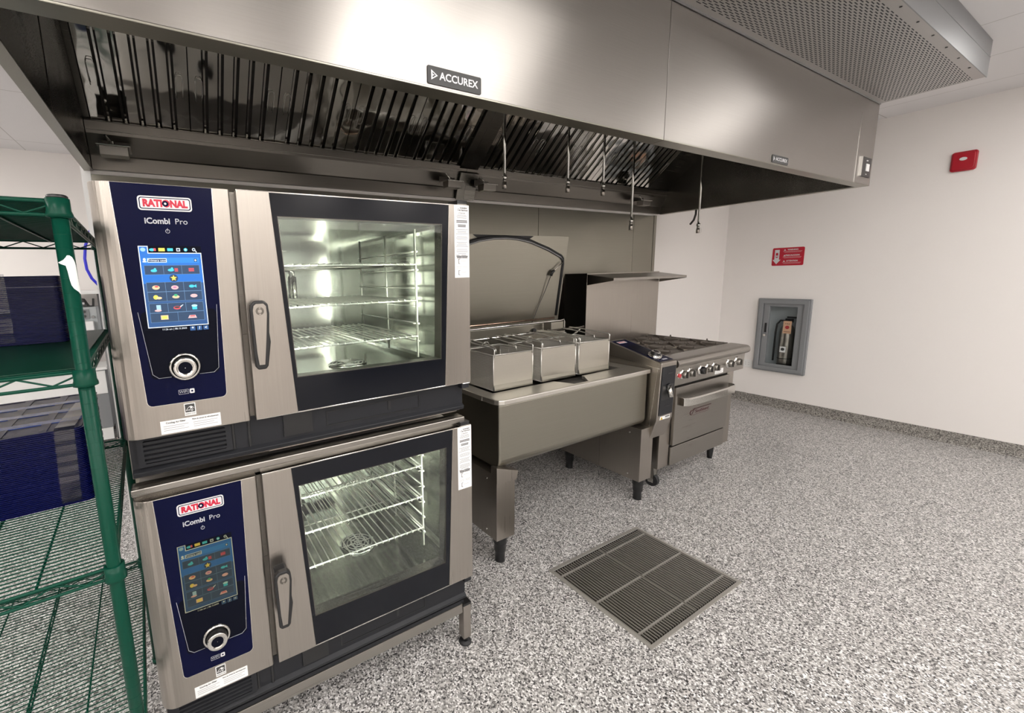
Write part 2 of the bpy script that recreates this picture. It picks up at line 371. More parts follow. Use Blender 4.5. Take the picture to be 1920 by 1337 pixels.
# ceiling troffers outside the frame; extras added for softer light and far wall glow
lights = [(x, -1.46, 'row nearest the ovens') for x in (-4.07, -2.85, -1.63, .20, .81, 3.25)] + [(x, -2.90, 'middle row of the room') for x in (-4.07, -2.85, -1.63, -.41, .81, 2.03, 3.25)] + [(x, -4.12, 'row along the front wall') for x in (-4.07, -2.85, -1.63, -.41, .81, 2.03, 3.25)] + [(-3.46, .78, 'bay left of the shelving'), (-2.85, .78, 'bay left of the shelving'), (-3.46, 3.22, 'room beyond the shelving'), (-3.46, 2.0, 'room beyond the shelving'), (.20, 3.22, 'room beyond the shelving')]
row_n = {}
for x, y, row in lights:
    row_n[row] = row_n.get(row, 0) + 1; nth = ('first', 'second', 'third', 'fourth', 'fifth', 'sixth', 'seventh')[row_n[row] - 1]
    t = thing('ceiling_light', 'recessed ceiling light panel in the %s, %s from the left wall' % (row, nth), 'ceiling light', (x, y, H - .03), 'recessed ceiling light panels')
    obj('light_frame', MB().ring([(x - .3, y - .6), (x + .3, y - .6), (x + .3, y + .6), (x - .3, y + .6)], [(x - .27, y - .57), (x + .27, y - .57), (x + .27, y + .57), (x - .27, y + .57)], 'z', H - .012, H - .001, 'lampframe'), t)
    obj('diffuser', MB().box(x - .27, x + .27, y - .57, y + .57, H - .006, H - .002, 'panel'), t)

# ------------------------------------------------------------------ combi ovens
ZT1, ZT2, HH = 1.719, .9403, .6152
def ell(cx, cz, rx, rz, y, mb, m, n=16): mb.prism(circ(cx, cz, rx, n, rz), 'y', y, y - .0002, m)
def emis(name, c, s=1.0): return mat(name, (0, 0, 0), .3, emit=c, es=s)
def screen_mesh(zt, tint):
    """touch screen with tabs, grid and food pictograms"""
    k = tint
    E = lambda n, c: emis('screen_' + n, tuple(a * b for a, b in zip(c, k[0])), k[1])
    bg1, bg2, bg3 = E('blue', (.0, .16, .62)), E('deep', (.01, .08, .25)), E('cell', (.012, .05, .12))
    wh, cy, yl, rd, or_, pk, gn, gr = E('white', (.85, .93, 1)), E('cyan', (.05, .62, .85)), E('yellow', (.95, .75, .10)), E('red', (.75, .08, .10)), E('orange', (.95, .62, .35)), E('pink', (.85, .50, .50)), E('green', (.05, .45, .2)), E('line', (.12, .25, .45))
    mb = MB(); X0, X1, Z0 = -.961, -.829, zt - .144; W_, H_ = X1 - X0, .212
    P = lambda s, t: (X0 + W_ * s, Z0 - H_ * t)
    lay = [0]
    def poly(pts, m): lay[0] += 1; y = -.0016 - lay[0] * .00001; mb.prism([P(*p) for p in pts], 'y', y, y + .0003, m)
    def rect(a, b, c, d, m): poly([(a, c), (b, c), (b, d), (a, d)], m)
    def el(a, b, ra, rb, m): poly([(a + ra * cos(i * pi / 8), b + rb * sin(i * pi / 8)) for i in range(16)], m)
    rect(0, 1, 0, 1, M['navy2'])
    rect(0, 1, .075, .925, wh); rect(0, .15, 0, .09, wh)
    rect(.014, .986, .084, .916, bg2); rect(.014, .136, .008, .09, bg1)
    rect(.014, .986, .084, .42, bg1)
    rect(.06, .95, .13, .19, E('bar', (.01, .24, .78)))
    rect(.12, .42, .137, .183, wh); rect(.13, .41, .143, .177, bg3); mb.text('Primary user', .0075, (*P(.27, .16),)[:1] + (-.0022,) + (P(.27, .16)[1],), wh)
    el(.075, .15, .022, .016, wh); rect(.045, .105, .168, .18, wh)
    rect(.865, .915, .143, .177, bg3); rect(.885, .895, .148, .172, wh); rect(.872, .908, .157, .163, wh)
    def cells(t0, t1, n):
        rect(.055, .945, t0, t1, gr)
        for i in range(n): rect(.06 + .885 * i / n, .06 + .885 * (i + 1) / n - .006, t0 + .003, t1 - .003, bg3)
    cells(.215, .32, 3); cells(.405, .515, 3); cells(.515, .625, 3); cells(.645, .755, 3); cells(.755, .865, 2)
    # tabs
    el(.07, .04, .04, .022, E('basket', (.35, .62, .9)))
    el(.21, .042, .045, .016, cy); rect(.235, .27, .025, .055, rd); rect(.31, .41, .022, .058, yl); rect(.45, .54, .024, .056, cy)
    rect(.595, .655, .022, .058, wh); rect(.605, .645, .03, .05, bg3); el(.745, .04, .03, .019, cy); el(.745, .04, .014, .009, wh)
    el(.88, .038, .028, .018, wh); el(.88, .038, .018, .011, bg3); poly([(.895, .05), (.905, .044), (.93, .066), (.92, .072)], wh)
    # row 1: poultry, mixed, heat bars
    el(.2, .275, .05, .016, cy); el(.22, .262, .02, .018, cy); el(.47, .27, .05, .016, cy); el(.49, .257, .02, .018, cy)
    for q in range(3): rect(.53, .585, .25 + q * .014, .26 + q * .014, rd); rect(.76, .85, .25 + q * .014, .26 + q * .014, rd)
    # star
    el(.5, .362, .085, .052, bg1); el(.5, .362, .07, .044, bg3)
    poly([(.5 + (.055 if i % 2 == 0 else .024) * sin(i * pi / 5), .362 - (.036 if i % 2 == 0 else .016) * cos(i * pi / 5)) for i in range(10)], yl)
    # row 2 and 3 pictograms
    el(.2, .465, .06, .024, or_); el(.21, .455, .03, .01, rd); el(.5, .47, .06, .024, pk); el(.5, .468, .03, .011, E('mauve', (.6, .2, .4)))
    el(.78, .46, .045, .017, cy); poly([(.81, .46), (.86, .44), (.86, .48)], cy)
    el(.18, .575, .04, .025, yl); el(.23, .585, .045, .014, or_); el(.5, .578, .06, .018, or_); el(.5, .56, .03, .014, gn); el(.8, .572, .06, .021, pk)
    # row 4, 5
    rect(.17, .24, .665, .72, E('lightblue', (.4, .65, .85))); el(.19, .728, .055, .012, pk); el(.5, .705, .06, .02, rd); el(.5, .7, .045, .011, M['ink']); poly([(.55, .69), (.6, .67), (.605, .675), (.56, .7)], wh)
    rect(.75, .83, .69, .735, cy); el(.79, .69, .05, .014, E('rim', (.5, .85, .9)))
    rect(.22, .34, .785, .835, or_); rect(.24, .32, .795, .825, yl); poly([(.66, .835), (.69, .80), (.79, .80), (.81, .835)], pk); rect(.70, .78, .805, .818, rd)
    # foot line
    for q, ch in ((.72, '*'), (.835, '?'), (.945, '<')):
        rect(q - .045, q + .045, .935, .985, bg2); o = P(q, .96); mb.text(ch, .011, (o[0], -.0023, o[1]), wh, bold=.0002)
    o = P(.42, .95); mb.text('11:26 am | 08.15.2025', .006, (o[0], -.0023, o[1]), wh)
    return mb

def make_oven(dz, label, tint, upper):
    """dz shifts the upper oven's geometry down for the lower one"""
    zt = ZT1; zb = zt - HH
    t = thing('combi_oven', label, 'oven', (0, 0, dz + (1.0)), 'stacked combi ovens')
    LOC[t] = Vector((0, 0, 1.0))
    P = t
    # body: side walls, top, bottom plinth, back, around the cavity
    b = MB()
    b.box(-1.04, -.70, .055, 1.0, .985, 1.705, 'steel_y'); b.box(-.028, -.012, .055, 1.0, .985, 1.705, 'steel_y')
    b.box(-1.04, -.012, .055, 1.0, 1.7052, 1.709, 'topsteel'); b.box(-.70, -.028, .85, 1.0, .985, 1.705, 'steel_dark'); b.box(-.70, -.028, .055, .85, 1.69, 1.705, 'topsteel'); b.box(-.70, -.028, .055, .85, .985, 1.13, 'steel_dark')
    obj('body', b, P, .002)
    # plinth under door and panel: charcoal plastic fascia with drawer and recess
    b = MB(); b.box(-1.035, -.018, .028, .07, 1.0, 1.108, 'plastic'); b.prism([(.07, 1.0), (.020, 1.0), (.016, 1.012), (.03, 1.022), (.07, 1.022)], 'x', -1.035, -.018, 'plastic')
    b.box(-.800, -.792, .024, .03, 1.022, 1.1, 'black'); b.box(-.758, -.750, .024, .03, 1.02, 1.104, 'black')
    fas = obj('base_fascia', b, P, .002)
    b = MB(); b.ring([(-.53, 1.035), (-.20, 1.035), (-.20, 1.082), (-.53, 1.082)], [(-.527, 1.038), (-.203, 1.038), (-.203, 1.079), (-.527, 1.079)], 'y', .0265, .0285, 'black')
    b.box(-.32, -.31, .0262, .028, 1.05, 1.082, 'black'); obj('drip_drawer', b, fas)
    b = MB(); b.box(-.66, -.575, .022, .0285, 1.03, 1.1, 'black'); obj('drain_recess', b, fas)
    # vent grille
    b = MB(); b.ring(rrect(-1.02, -.80, 1.025, 1.10, .004, 1), rrect(-1.006, -.815, 1.032, 1.094, .003, 1), 'y', .018, .028, 'plastic')
    b.box(-1.006, -.815, .026, .028, 1.032, 1.094, 'black')
    for i in range(5): b.prism([(.019, 1.034 + i * .0125), (.027, 1.040 + i * .0125), (.027, 1.043 + i * .0125), (.019, 1.0395 + i * .0125)], 'x', -1.006, -.815, 'plastic')
    obj('vent_grille', b, fas)
    # top rim strip of the body (bright edge over the door)
    b = MB(); b.box(-1.044, -.02, .012, .06, 1.732, 1.752, 'steel'); b.box(-1.04, -.024, .03, .06, 1.705, 1.732, 'steel_dark')
    if not upper: obj('top_rim', b, P, .003)
    b = MB(); b.box(-.775, -.715, .03, .06, zb, zt - .002, 'steel_dark'); obj('gap_channel', b, P)
    if upper: [obj('vent_stub', MB().cyl((x, y, 1.708), (x, y, 1.79), .032, 'black'), P) for x, y in ((-.62, .86), (-.80, .80))]
    # control housing with rounded left edge
    R = .042; prof = [(-.750, .05), (-.750, .004), (-.754, 0)] + [(-1.045 + R - R * sin(a), R - R * cos(a)) for a in [i * pi / 16 for i in range(9)]] + [(-1.045, .056), (-1.03, .056)]
    b = MB(); n = len(prof)
    b.prism(prof, 'z', zb, zt, 'steel_v'); b.mats
    hs = obj('control_housing', b, P, .0015)
    # blue glass wedge
    wl = lambda z: -1.0 + .017 * (zt - z) / .535; wr_ = lambda z: -.791 - .013 * (zt - z) / .535
    zl = zt - .535; a0, a1 = wl(zl), wr_(zl); r = .012
    poly = [(wl(zt - .002), zt - .002), (wr_(zt - .002), zt - .002)] + [(a1 - r + r * cos(q), zl + r - r * sin(q)) for q in [i * pi / 8 for i in range(5)]] + [(a0 + r - r * sin(q), zl + r - r * cos(q)) for q in [i * pi / 8 for i in range(5)]]
    rim = [(x + (.0012 if x > -.9 else -.0012), z - (.0012 if z < zt - .3 else 0)) for x, z in poly]
    b = MB(); b.prism(rim, 'y', .001, -.0006, 'chrome'); b.prism(poly, 'y', .001, -.0010, 'navy')
    ib = rrect(-.968, -.814, zt - .468, zt - .30, .012, 3); ib = [(x + (.006 * (z - (zt - .468)) / .168 * (1 if x > -.9 else -1)), z) for x, z in ib]
    b.prism(ib, 'y', -.0008, -.00125, 'navy2')
    b.tube([(-.978, -.0015, zt - .30), (-.964, -.0015, zt - .455), (-.952, -.0015, zt - .466), (-.925, -.0015, zt - .466)], .0006, 'grey', 4)
    b.tube([(-.806, -.0015, zt - .29), (-.816, -.0015, zt - .455), (-.828, -.0015, zt - .466), (-.862, -.0015, zt - .466)], .0006, 'grey', 4)
    cp = obj('control_panel', b, P)
    b = MB()
    b.prism(rrect(-.9505, -.8385, zt - .0615, zt - .0285, .007), 'y', -.001, -.0014, 'logowhite'); b.prism(rrect(-.9475, -.8415, zt - .0585, zt - .0315, .005), 'y', -.0014, -.0016, 'navy')
    b.prism(rrect(-.9455, -.8435, zt - .0565, zt - .0335, .004), 'y', -.0016, -.0018, 'logowhite')
    b.text('RATIONAL', .022, (-.8945, -.0020, zt - .0455), 'red', bold=.0013, width=.093)
    b.prism(circ(-.8945, zt - .045, .0068, 16), 'y', -.0021, -.0023, 'navy'); b.prism(circ(-.8945, zt - .045, .0026, 12), 'y', -.0023, -.0025, 'logowhite')
    b.text('iCombi', .019, (-.915, -.0014, zt - .086), 'grey', bold=.0005, width=.052); b.text('Pro', .019, (-.865, -.0014, zt - .086), 'grey', width=.026)
    b.ring(circ(-.896, zt - .109, .0048, 20), circ(-.896, zt - .109, .0038, 20), 'y', -.001, -.0014, 'grey'); b.box(-.8965, -.8955, -.0016, -.001, zt - .109, zt - .102, 'grey')
    obj('brand_print', b, cp)
    b = MB(); b.text('WIFI', .0095, (-.903, -.0014, zt - .508), 'grey', width=.018); b.ring(rrect(-.914, -.891, zt - .514, zt - .502, .001, 1), rrect(-.9133, -.8917, zt - .5133, zt - .5027, .001, 1), 'y', -.001, -.0014, 'grey')
    b.prism(rrect(-.889, -.878, zt - .514, zt - .502, .002, 2), 'y', -.001, -.0014, 'logowhite'); b.prism(circ(-.8835, zt - .508, .0025, 10), 'y', -.0014, -.0017, 'navy')
    obj('wifi_mark', b, cp)
    s = obj('touch_screen', screen_mesh(zt, tint), cp, fix=False)
    c = (-.893, 0, zt - .443)
    b = MB(); b.lathe([(.036, -.001), (.036, .004), (.033, .0075), (.029, .0075), (.028, .004)], c, (0, -1, 0), 'chrome')
    b.lathe([(.028, .003), (.028, .003), (.0275, .005), (.027, .006)], c, (0, -1, 0), 'black')
    b.lathe([(.0265, .004), (.0262, .022), (.0262, .024)], c, (0, -1, 0), 'black')
    b.lathe([(.0262, .0235), (.0258, .0262), (.0235, .0275), (.0165, .0272), (.0155, .0255), (0, .025)], c, (0, -1, 0), 'chrome')
    b.lathe([(.0155, .0256), (.001, .0256)], c, (0, -1, 0), 'navy2')
    obj('control_dial', b, cp)
    # stickers
    b = MB(); b.box(-.906, -.880, -.0006, .001, zt - .572, zt - .540, 'paper'); b.box(-.904, -.882, -.0009, .001, zt - .563, zt - .542, 'ink')
    b.tube([(-.901 + .0019 * i, -.0013, zt - .556 + .008 * sin(pi * i / 10)) for i in range(10)], .0006, 'paper', 4)
    b.prism([(-.890 + (.005 if i % 2 == 0 else .002) * sin(i * pi / 5), zt - .551 + (.005 if i % 2 == 0 else .002) * cos(i * pi / 5)) for i in range(10)], 'y', -.0009, -.0012, 'paper')
    b.text('energy', .0075, (-.894, -.0013, zt - .557), 'paper', width=.017); b.text('ENERGY STAR', .004, (-.893, -.0009, zt - .5675), 'ink', width=.022)
    obj('energy_sticker', b, hs)
    b = MB(); b.box(-.962, -.824, -.0007, .001, zt - .611, zt - .577, 'paper')
    b.text('Cooling Air Filter', .0062, (-.928, -.0010, zt - .583), 'ink', bold=.0001); b.text('Filtre du circuit de refroidissement', .0055, (-.860, -.0010, zt - .583), 'ink', bold=.0001, width=.062)
    for i in range(3):
        b.box(-.956, -.900 - .01 * (i % 2), -.0009, -.0006, zt - .592 - i * .0055, zt - .5908 - i * .0055, 'ink_grey'); b.box(-.889, -.832 - .008 * (i % 2), -.0009, -.0006, zt - .592 - i * .0055, zt - .5908 - i * .0055, 'ink_grey')
    obj('filter_sticker', b, hs)
    # ---- door
    gt, gb = zt - .0015, zb + .0015
    sl = lambda z: -.6535 + .0335 * (zt - z) / HH      # slanted left glass edge
    sr = lambda z: -.082 - .027 * (zt - z) / HH
    b = MB(); b.prism([(-.735, zb), (sl(zb), zb), (sl(zt), zt), (-.735, zt)], 'y', -.001, .045, 'steel_v'); b.prism([(sr(zb), zb), (0, zb), (0, zt), (sr(zt), zt)], 'y', -.001, .045, 'steel_v')
    b.box(-.735, 0, .0, .045, zt - .0025, zt + .0015, 'chrome'); b.box(-.735, 0, 0, .045, zb - .0015, zb + .0025, 'chrome')
    door = obj('door', b, P, .001)
    o4 = [(sl(gb) + .001, gb), (sr(gb) - .001, gb), (sr(gt) - .001, gt), (sl(gt) + .001, gt)]
    i4 = [(-.6145, zt - .512), (-.121, zt - .517), (-.108, zt - .064), (-.636, zt - .062)]
    b = MB(); b.ring(o4, i4, 'y', .001, .012, 'dkglass'); j4 = [(x + (.012 if x < -.4 else -.012), z + (.012 if z < 1.4 else -.012)) for x, z in i4]
    b.ring(i4, [(x + (.002 if x < -.4 else -.002), z + (.002 if z < 1.4 else -.002)) for x, z in i4], 'y', .002, .045, 'steel_dark')
    obj('glass_surround', b, door)
    b = MB(); b.prism(i4, 'y', .004, .006, 'glass'); obj('window_pane', b, door)
    # handle: rubber edged paddle with steel insert on a neck
    def paddle(e):
        return [(-.733 - e, 1.412), (-.731 - e, 1.425 + e * .6), (-.722, 1.434 + e), (-.698, 1.434 + e), (-.689 + e, 1.425 + e * .6), (-.687 + e, 1.40), (-.691 + e, 1.35), (-.689 + e, 1.325), (-.700 + e, 1.262 - e), (-.705, 1.254 - e), (-.725, 1.254 - e), (-.730 - e, 1.262 - e)]
    b = MB(); b.prism(paddle(.001), 'y', -.034, -.052, 'black'); b.cyl((-.705, .0, 1.40), (-.705, -.036, 1.405), .018, 'black', .02)
    b.prism([(.0, 1.385), (-.036, 1.37), (-.036, 1.42), (0, 1.43)], 'x', -.728, -.694, 'black')
    hd = obj('door_handle', b, door, .004, 3)
    b = MB(); pl = [(-.727, 1.41), (-.724, 1.422), (-.718, 1.427), (-.700, 1.427), (-.694, 1.42), (-.693, 1.40), (-.700, 1.33), (-.708, 1.266), (-.722, 1.266), (-.725, 1.30)]
    b.prism(pl, 'y', -.051, -.0535, 'steel_v')
    c2 = (-.710, -.0536, 1.408); b.ring(circ(c2[0], c2[2], .0105, 20), circ(c2[0], c2[2], .005, 20), 'y', -.0532, -.0540, 'steel_dark')
    b.box(-.7125, -.7075, -.0543, -.053, 1.4145, 1.4175, 'steel_v'); b.box(-.7125, -.7075, -.0543, -.053, 1.3985, 1.4015, 'steel_v')
    hi = obj('handle_insert', b, door, .0006)
    # door label
    b = MB(); b.box(-.0615, -.0012, -.0018, -.0008, zt - .241, zt - .001, 'paper')
    b.prism([(-.049, zt - .018), (-.040, zt - .018), (-.0445, zt - .010)], 'y', -.002, -.0022, 'ink'); b.prism([(-.0472, zt - .0168), (-.0418, zt - .0168), (-.0445, zt - .0122)], 'y', -.0022, -.0024, 'paper')
    b.text('WARNING', .0062, (-.024, -.002, zt - .010), 'ink', bold=.0002); b.text('ATTENTION', .0062, (-.024, -.002, zt - .0175), 'ink', bold=.0002); b.text('ATTENTION', .005, (-.031, -.002, zt - .0265), 'ink')
    z = zt - .034; random.seed(3)
    for grp in (3, 2, 2, 4, 3, 4, 4, 2):
        for i in range(grp):
            wd = random.uniform(.016, .026); b.box(-.031 - wd, -.031 + wd, -.0021, -.0017, z, z + (.0018 if grp != 2 else .0028), 'ink_grey' if grp != 2 else 'ink'); z -= .0046
        z -= .005
    b.text('Caution', .005, (-.050, -.002, zt - .165), 'ink'); b.text('Attention', .005, (-.024, -.002, zt - .165), 'ink')
    for q in (zt - .184, zt - .222):
        b.box(-.047, -.045, -.0021, -.0017, q - .010, q + .006, 'ink'); b.box(-.047, -.040, -.0021, -.0017, q + .0045, q + .006, 'ink'); b.box(-.047, -.040, -.0021, -.0017, q - .010, q - .0085, 'ink'); b.box(-.038, -.015, -.0021, -.0017, q - .002, q - .001, 'ink_grey')
    for q in (zt - .172, zt - .177, zt - .205, zt - .210): b.box(-.057, -.035, -.0021, -.0017, q, q + .001, 'ink_grey'); b.box(-.03, -.008, -.0021, -.0017, q, q + .001, 'ink_grey')
    obj('warning_label', b, door, fix=True)
    # hinges
    b = MB(); b.box(-.046, -.006, .002, .06, zt + .004, zt + .016, 'black'); b.box(-.046, -.006, .002, .05, zt + .0018, zt + .004, 'steel'); obj('top_hinge', b, P, .003)
    b = MB(); b.box(-.036, -.004, .004, .05, zb - .022, zb - .006, 'plastic'); b.box(-.034, -.001, .002, .03, zb - .006, zb - .002, 'chrome'); obj('bottom_hinge', b, P, .003)
    # ---- cavity
    b = MB(); x0, x1, ya, yb, za, zb2 = -.685, -.035, .07, .84, 1.150, 1.68
    rr = rrect(x0, x1, za, zb2, .035, 4); n = len(rr)
    b.add([(p[0], ya, p[1]) for p in rr] + [(p[0], yb, p[1]) for p in rr], [(i, (i + 1) % n, n + (i + 1) % n, n + i) for i in range(n)] + [list(range(n, 2 * n))], 'cavity')
    b.ring([(x0 - .02, 1.135), (x1 + .01, 1.135), (x1 + .01, 1.70), (x0 - .02, 1.70)], [(x0 + .004, za + .004), (x1 - .004, za + .004), (x1 - .004, zb2 - .004), (x0 + .004, zb2 - .004)], 'y', .052, .071, 'cavity')
    cav = obj('cavity', b, P, fix=False)
    b = MB(); b.prism(rrect(-.60, -.26, 1.19, 1.66, .03, 3), 'y', .775, .785, 'cavity')      # pressed air baffle
    for i in range(5): b.cyl((-.54 + i * .06, .786, 1.20), (-.54 + i * .06, .786, 1.65), .006, 'cavity', n=10)
    b.cyl((-.43, .74, 1.36), (-.43, .74, 1.50), .012, 'chrome'); b.tube([(-.43, .74, 1.49), (-.43, .74, 1.52), (-.45, .74, 1.53), (-.62, .74, 1.53)], .007, 'chrome')
    obj('air_baffle', b, cav)
    b = MB(); c = (-.332, .365, 1.1515)
    b.lathe([(.075, 0), (.075, .004), (.068, .006)], c, 'z', 'cavity'); b.lathe([(.068, .0035), (.001, .0035)], c, 'z', 'black')
    for k in (.015, .03, .045, .06): b.tube([(c[0] + k * cos(q), c[1] + k * sin(q), c[2] + .005) for q in [i * pi / 10 for i in range(20)]], .0022, 'wire', 5, True)
    for q in range(6): b.tube([(c[0], c[1], c[2] + .006), (c[0] + .07 * cos(q * pi / 3), c[1] + .07 * sin(q * pi / 3), c[2] + .006)], .002, 'wire', 5)
    obj('floor_drain', b, cav)
    b = MB()
    for X in (-.123, -.600):
        for Y in (.165, .42, .70): b.tube([(X, Y, 1.185), (X, Y, 1.655)], .0045, 'wire', 8)
        for i in range(6):
            Z = 1.262 - .0025 + i * .0655; b.tube([(X, .15, Z - .012), (X, .72, Z - .012)], .0035, 'wire', 6)
            s_ = 1 if X < -.3 else -1
            b.box(X, X + s_ * .018, .16, .71, Z - .0125, Z - .011, 'cavity')
    obj('rack_ladder', b, cav)
    b = MB(); b.box(-.668, -.660, .10, .12, 1.22, 1.62, 'lamp'); obj('cavity_lamp_fill', b, cav); b = MB(); b.box(-.050, -.044, .082, .10, 1.24, 1.60, 'lamp')
    obj('cavity_lamp_fill', b, cav)  # second strip, hidden behind the right frame, is added to brighten the cavity
    if not upper: t.location = (0, 0, 1.0 + dz)
    return t
ov1 = make_oven(0, 'upper stainless combi oven with a lit empty cavity, directly below the hood', ((1, 1, 1), .95), True)
ov2 = make_oven(ZT2 - ZT1, 'lower stainless combi oven standing on a low stand over the floor', ((.7, .62, .38), .42), False)

# loose wire racks in the cavities
def rack_mesh():
    b = MB()
    for Y, r in ((.16, .0032), (.695, .0032), (.43, .0028)): b.tube([(-.592, Y, 0), (-.126, Y, 0)], r, 'wire', 8)
    for X in (-.592, -.126): b.tube([(X, .16, 0), (X, .695, 0)], .0032, 'wire', 8)
    n = 18
    for i in range(1, n):
        X = -.592 + .466 * i / n; b.tube([(X, .152, -.002), (X, .156, .0045), (X, .165, .005), (X, .698, .005)], .0024, 'wire', 6)
    return b
names = ['top', 'middle', 'lowest']; first = None
for k, (dz, wh_) in enumerate(((0, 'upper'), (ZT2 - ZT1, 'lower'))):
    for i, z in enumerate((1.530, 1.399, 1.265)):
        lab = '%s wire rack inside the %s combi oven' % (names[i], wh_)
        if first is None:
            first = single('oven_rack', rack_mesh(), lab, 'oven rack', (0, 0, 0), 'wire racks in the combi ovens'); first.location = (0, 0, z)
        else:
            q = first.copy(); C.objects.link(q); q.location = (0, 0, z + dz); q['label'] = lab

# stand
st = thing('oven_stand', 'low square-tube stainless stand carrying the two stacked ovens', 'stand', (-.5, .5, 0))
b = MB(); b.box(-1.0, -.028, .03, .07, .150, .190, 'steel'); b.box(-1.0, -.028, .88, .92, .150, .190, 'steel')
b.box(-1.03, -.99, .07, .88, .150, .19, 'steel_y'); b.box(-.028, .0, .07, .88, .150, .19, 'steel_y'); obj('frame', b, st, .002)
b = MB(); b.box(-1.035, -.02, .034, .95, .190, .203, 'plastic'); obj('top_rail', b, st, .001)
for x in (-1.028, -.028):
    for y in (.025, .885):
        b = MB(); b.box(x, x + .036, y, y + .036, .03, .178, 'steel_v'); l = obj('leg', b, st, .002)
        b = MB(); b.box(x - .001, x + .037, y - .001, y + .037, .178, .190, 'black'); obj('leg_cap', b, l, .002)
        b = MB(); b.cyl((x + .018, y + .018, .012), (x + .018, y + .018, .03), .014, 'black'); b.lathe([(.001, .012), (.02, .012), (.026, .004), (.026, 0), (.001, 0)], (x + .018, y + .018, 0), 'z', 'rubber'); obj('foot', b, l)

# ------------------------------------------------------------------ exhaust hoods
YH, ZH, ZHT = -.1216, 2.0104, 2.5254
wv = Vector((0, -.76, .65)).normalized(); nv = Vector((0, -.65, -.76)).normalized(); B0 = Vector((0, 1.262, 2.208))
def fl(x, s_, d): return B0 + Vector((x, 0, 0)) + wv * s_ + nv * d
def filter_mb(x0, wd, Ls=.44):
    """baffle filter lying in the sloped plane: flat polished baffles with dark slots between"""
    b = MB(); nb = 6; p = wd / nb; g = .0138
    def bar(xa, xb, s0, s1, d0, d1, m, ch=.004):
        V = [fl(xa, s0, d0), fl(xb, s0, d0), fl(xb, s1, d0), fl(xa, s1, d0), fl(xa + ch, s0, d1), fl(xb - ch, s0, d1), fl(xb - ch, s1, d1), fl(xa + ch, s1, d1)]
        b.add(V, [(0, 3, 2, 1), (4, 5, 6, 7), (0, 1, 5, 4), (1, 2, 6, 5), (2, 3, 7, 6), (3, 0, 4, 7)], m)
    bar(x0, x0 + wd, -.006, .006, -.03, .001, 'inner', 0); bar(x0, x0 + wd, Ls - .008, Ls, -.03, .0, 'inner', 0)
    bar(x0, x0 + wd, 0, Ls, -.034, -.032, 'dark', 0)  # dark sheet puts the shade behind the slots into the colour
    for i in range(nb):
        xa = x0 + p * i + (g if i else .001); xb = x0 + p * (i + 1) - (g if i < nb - 1 else .001)
        bar(xa, xb, .006, Ls - .008, -.002, .0, 'filt', .0006)
        for xx, sg in ((xa, 1), (xb, -1)): bar(xx - .0006, xx + .0006, .006, Ls - .008, -.018, .0008, 'filt', 0)
        if i: bar(x0 + p * i - .005, x0 + p * i + .005, .006, Ls - .008, -.026, -.022, 'filt', .001)
    return b
def hood_cups(par, xc):
    b = MB(); z = 2.060; y = 1.165
    b.prism([(y - .03, z - .02), (y + .03, z - .02), (y + .034, z + .018), (y - .034, z + .018)], 'x', xc - .052, xc + .052, 'steel')
    b.box(xc - .062, xc + .062, y - .042, y + .09, z + .018, z + .022, 'chrome'); b.box(xc - .06, xc + .06, y + .06, y + .064, z + .018, z + .06, 'steel')
    cp = obj('grease_cup', b, par, .002)
    b = MB(); b.cyl((xc - .01, y + .01, z + .022), (xc - .01, y + .01, z + .045), .012, 'chrome'); b.tube([(xc - .01, y + .01, z + .04), (xc - .03, y + .03, z + .075)], .006, 'chrome'); obj('cup_latch', b, cp)
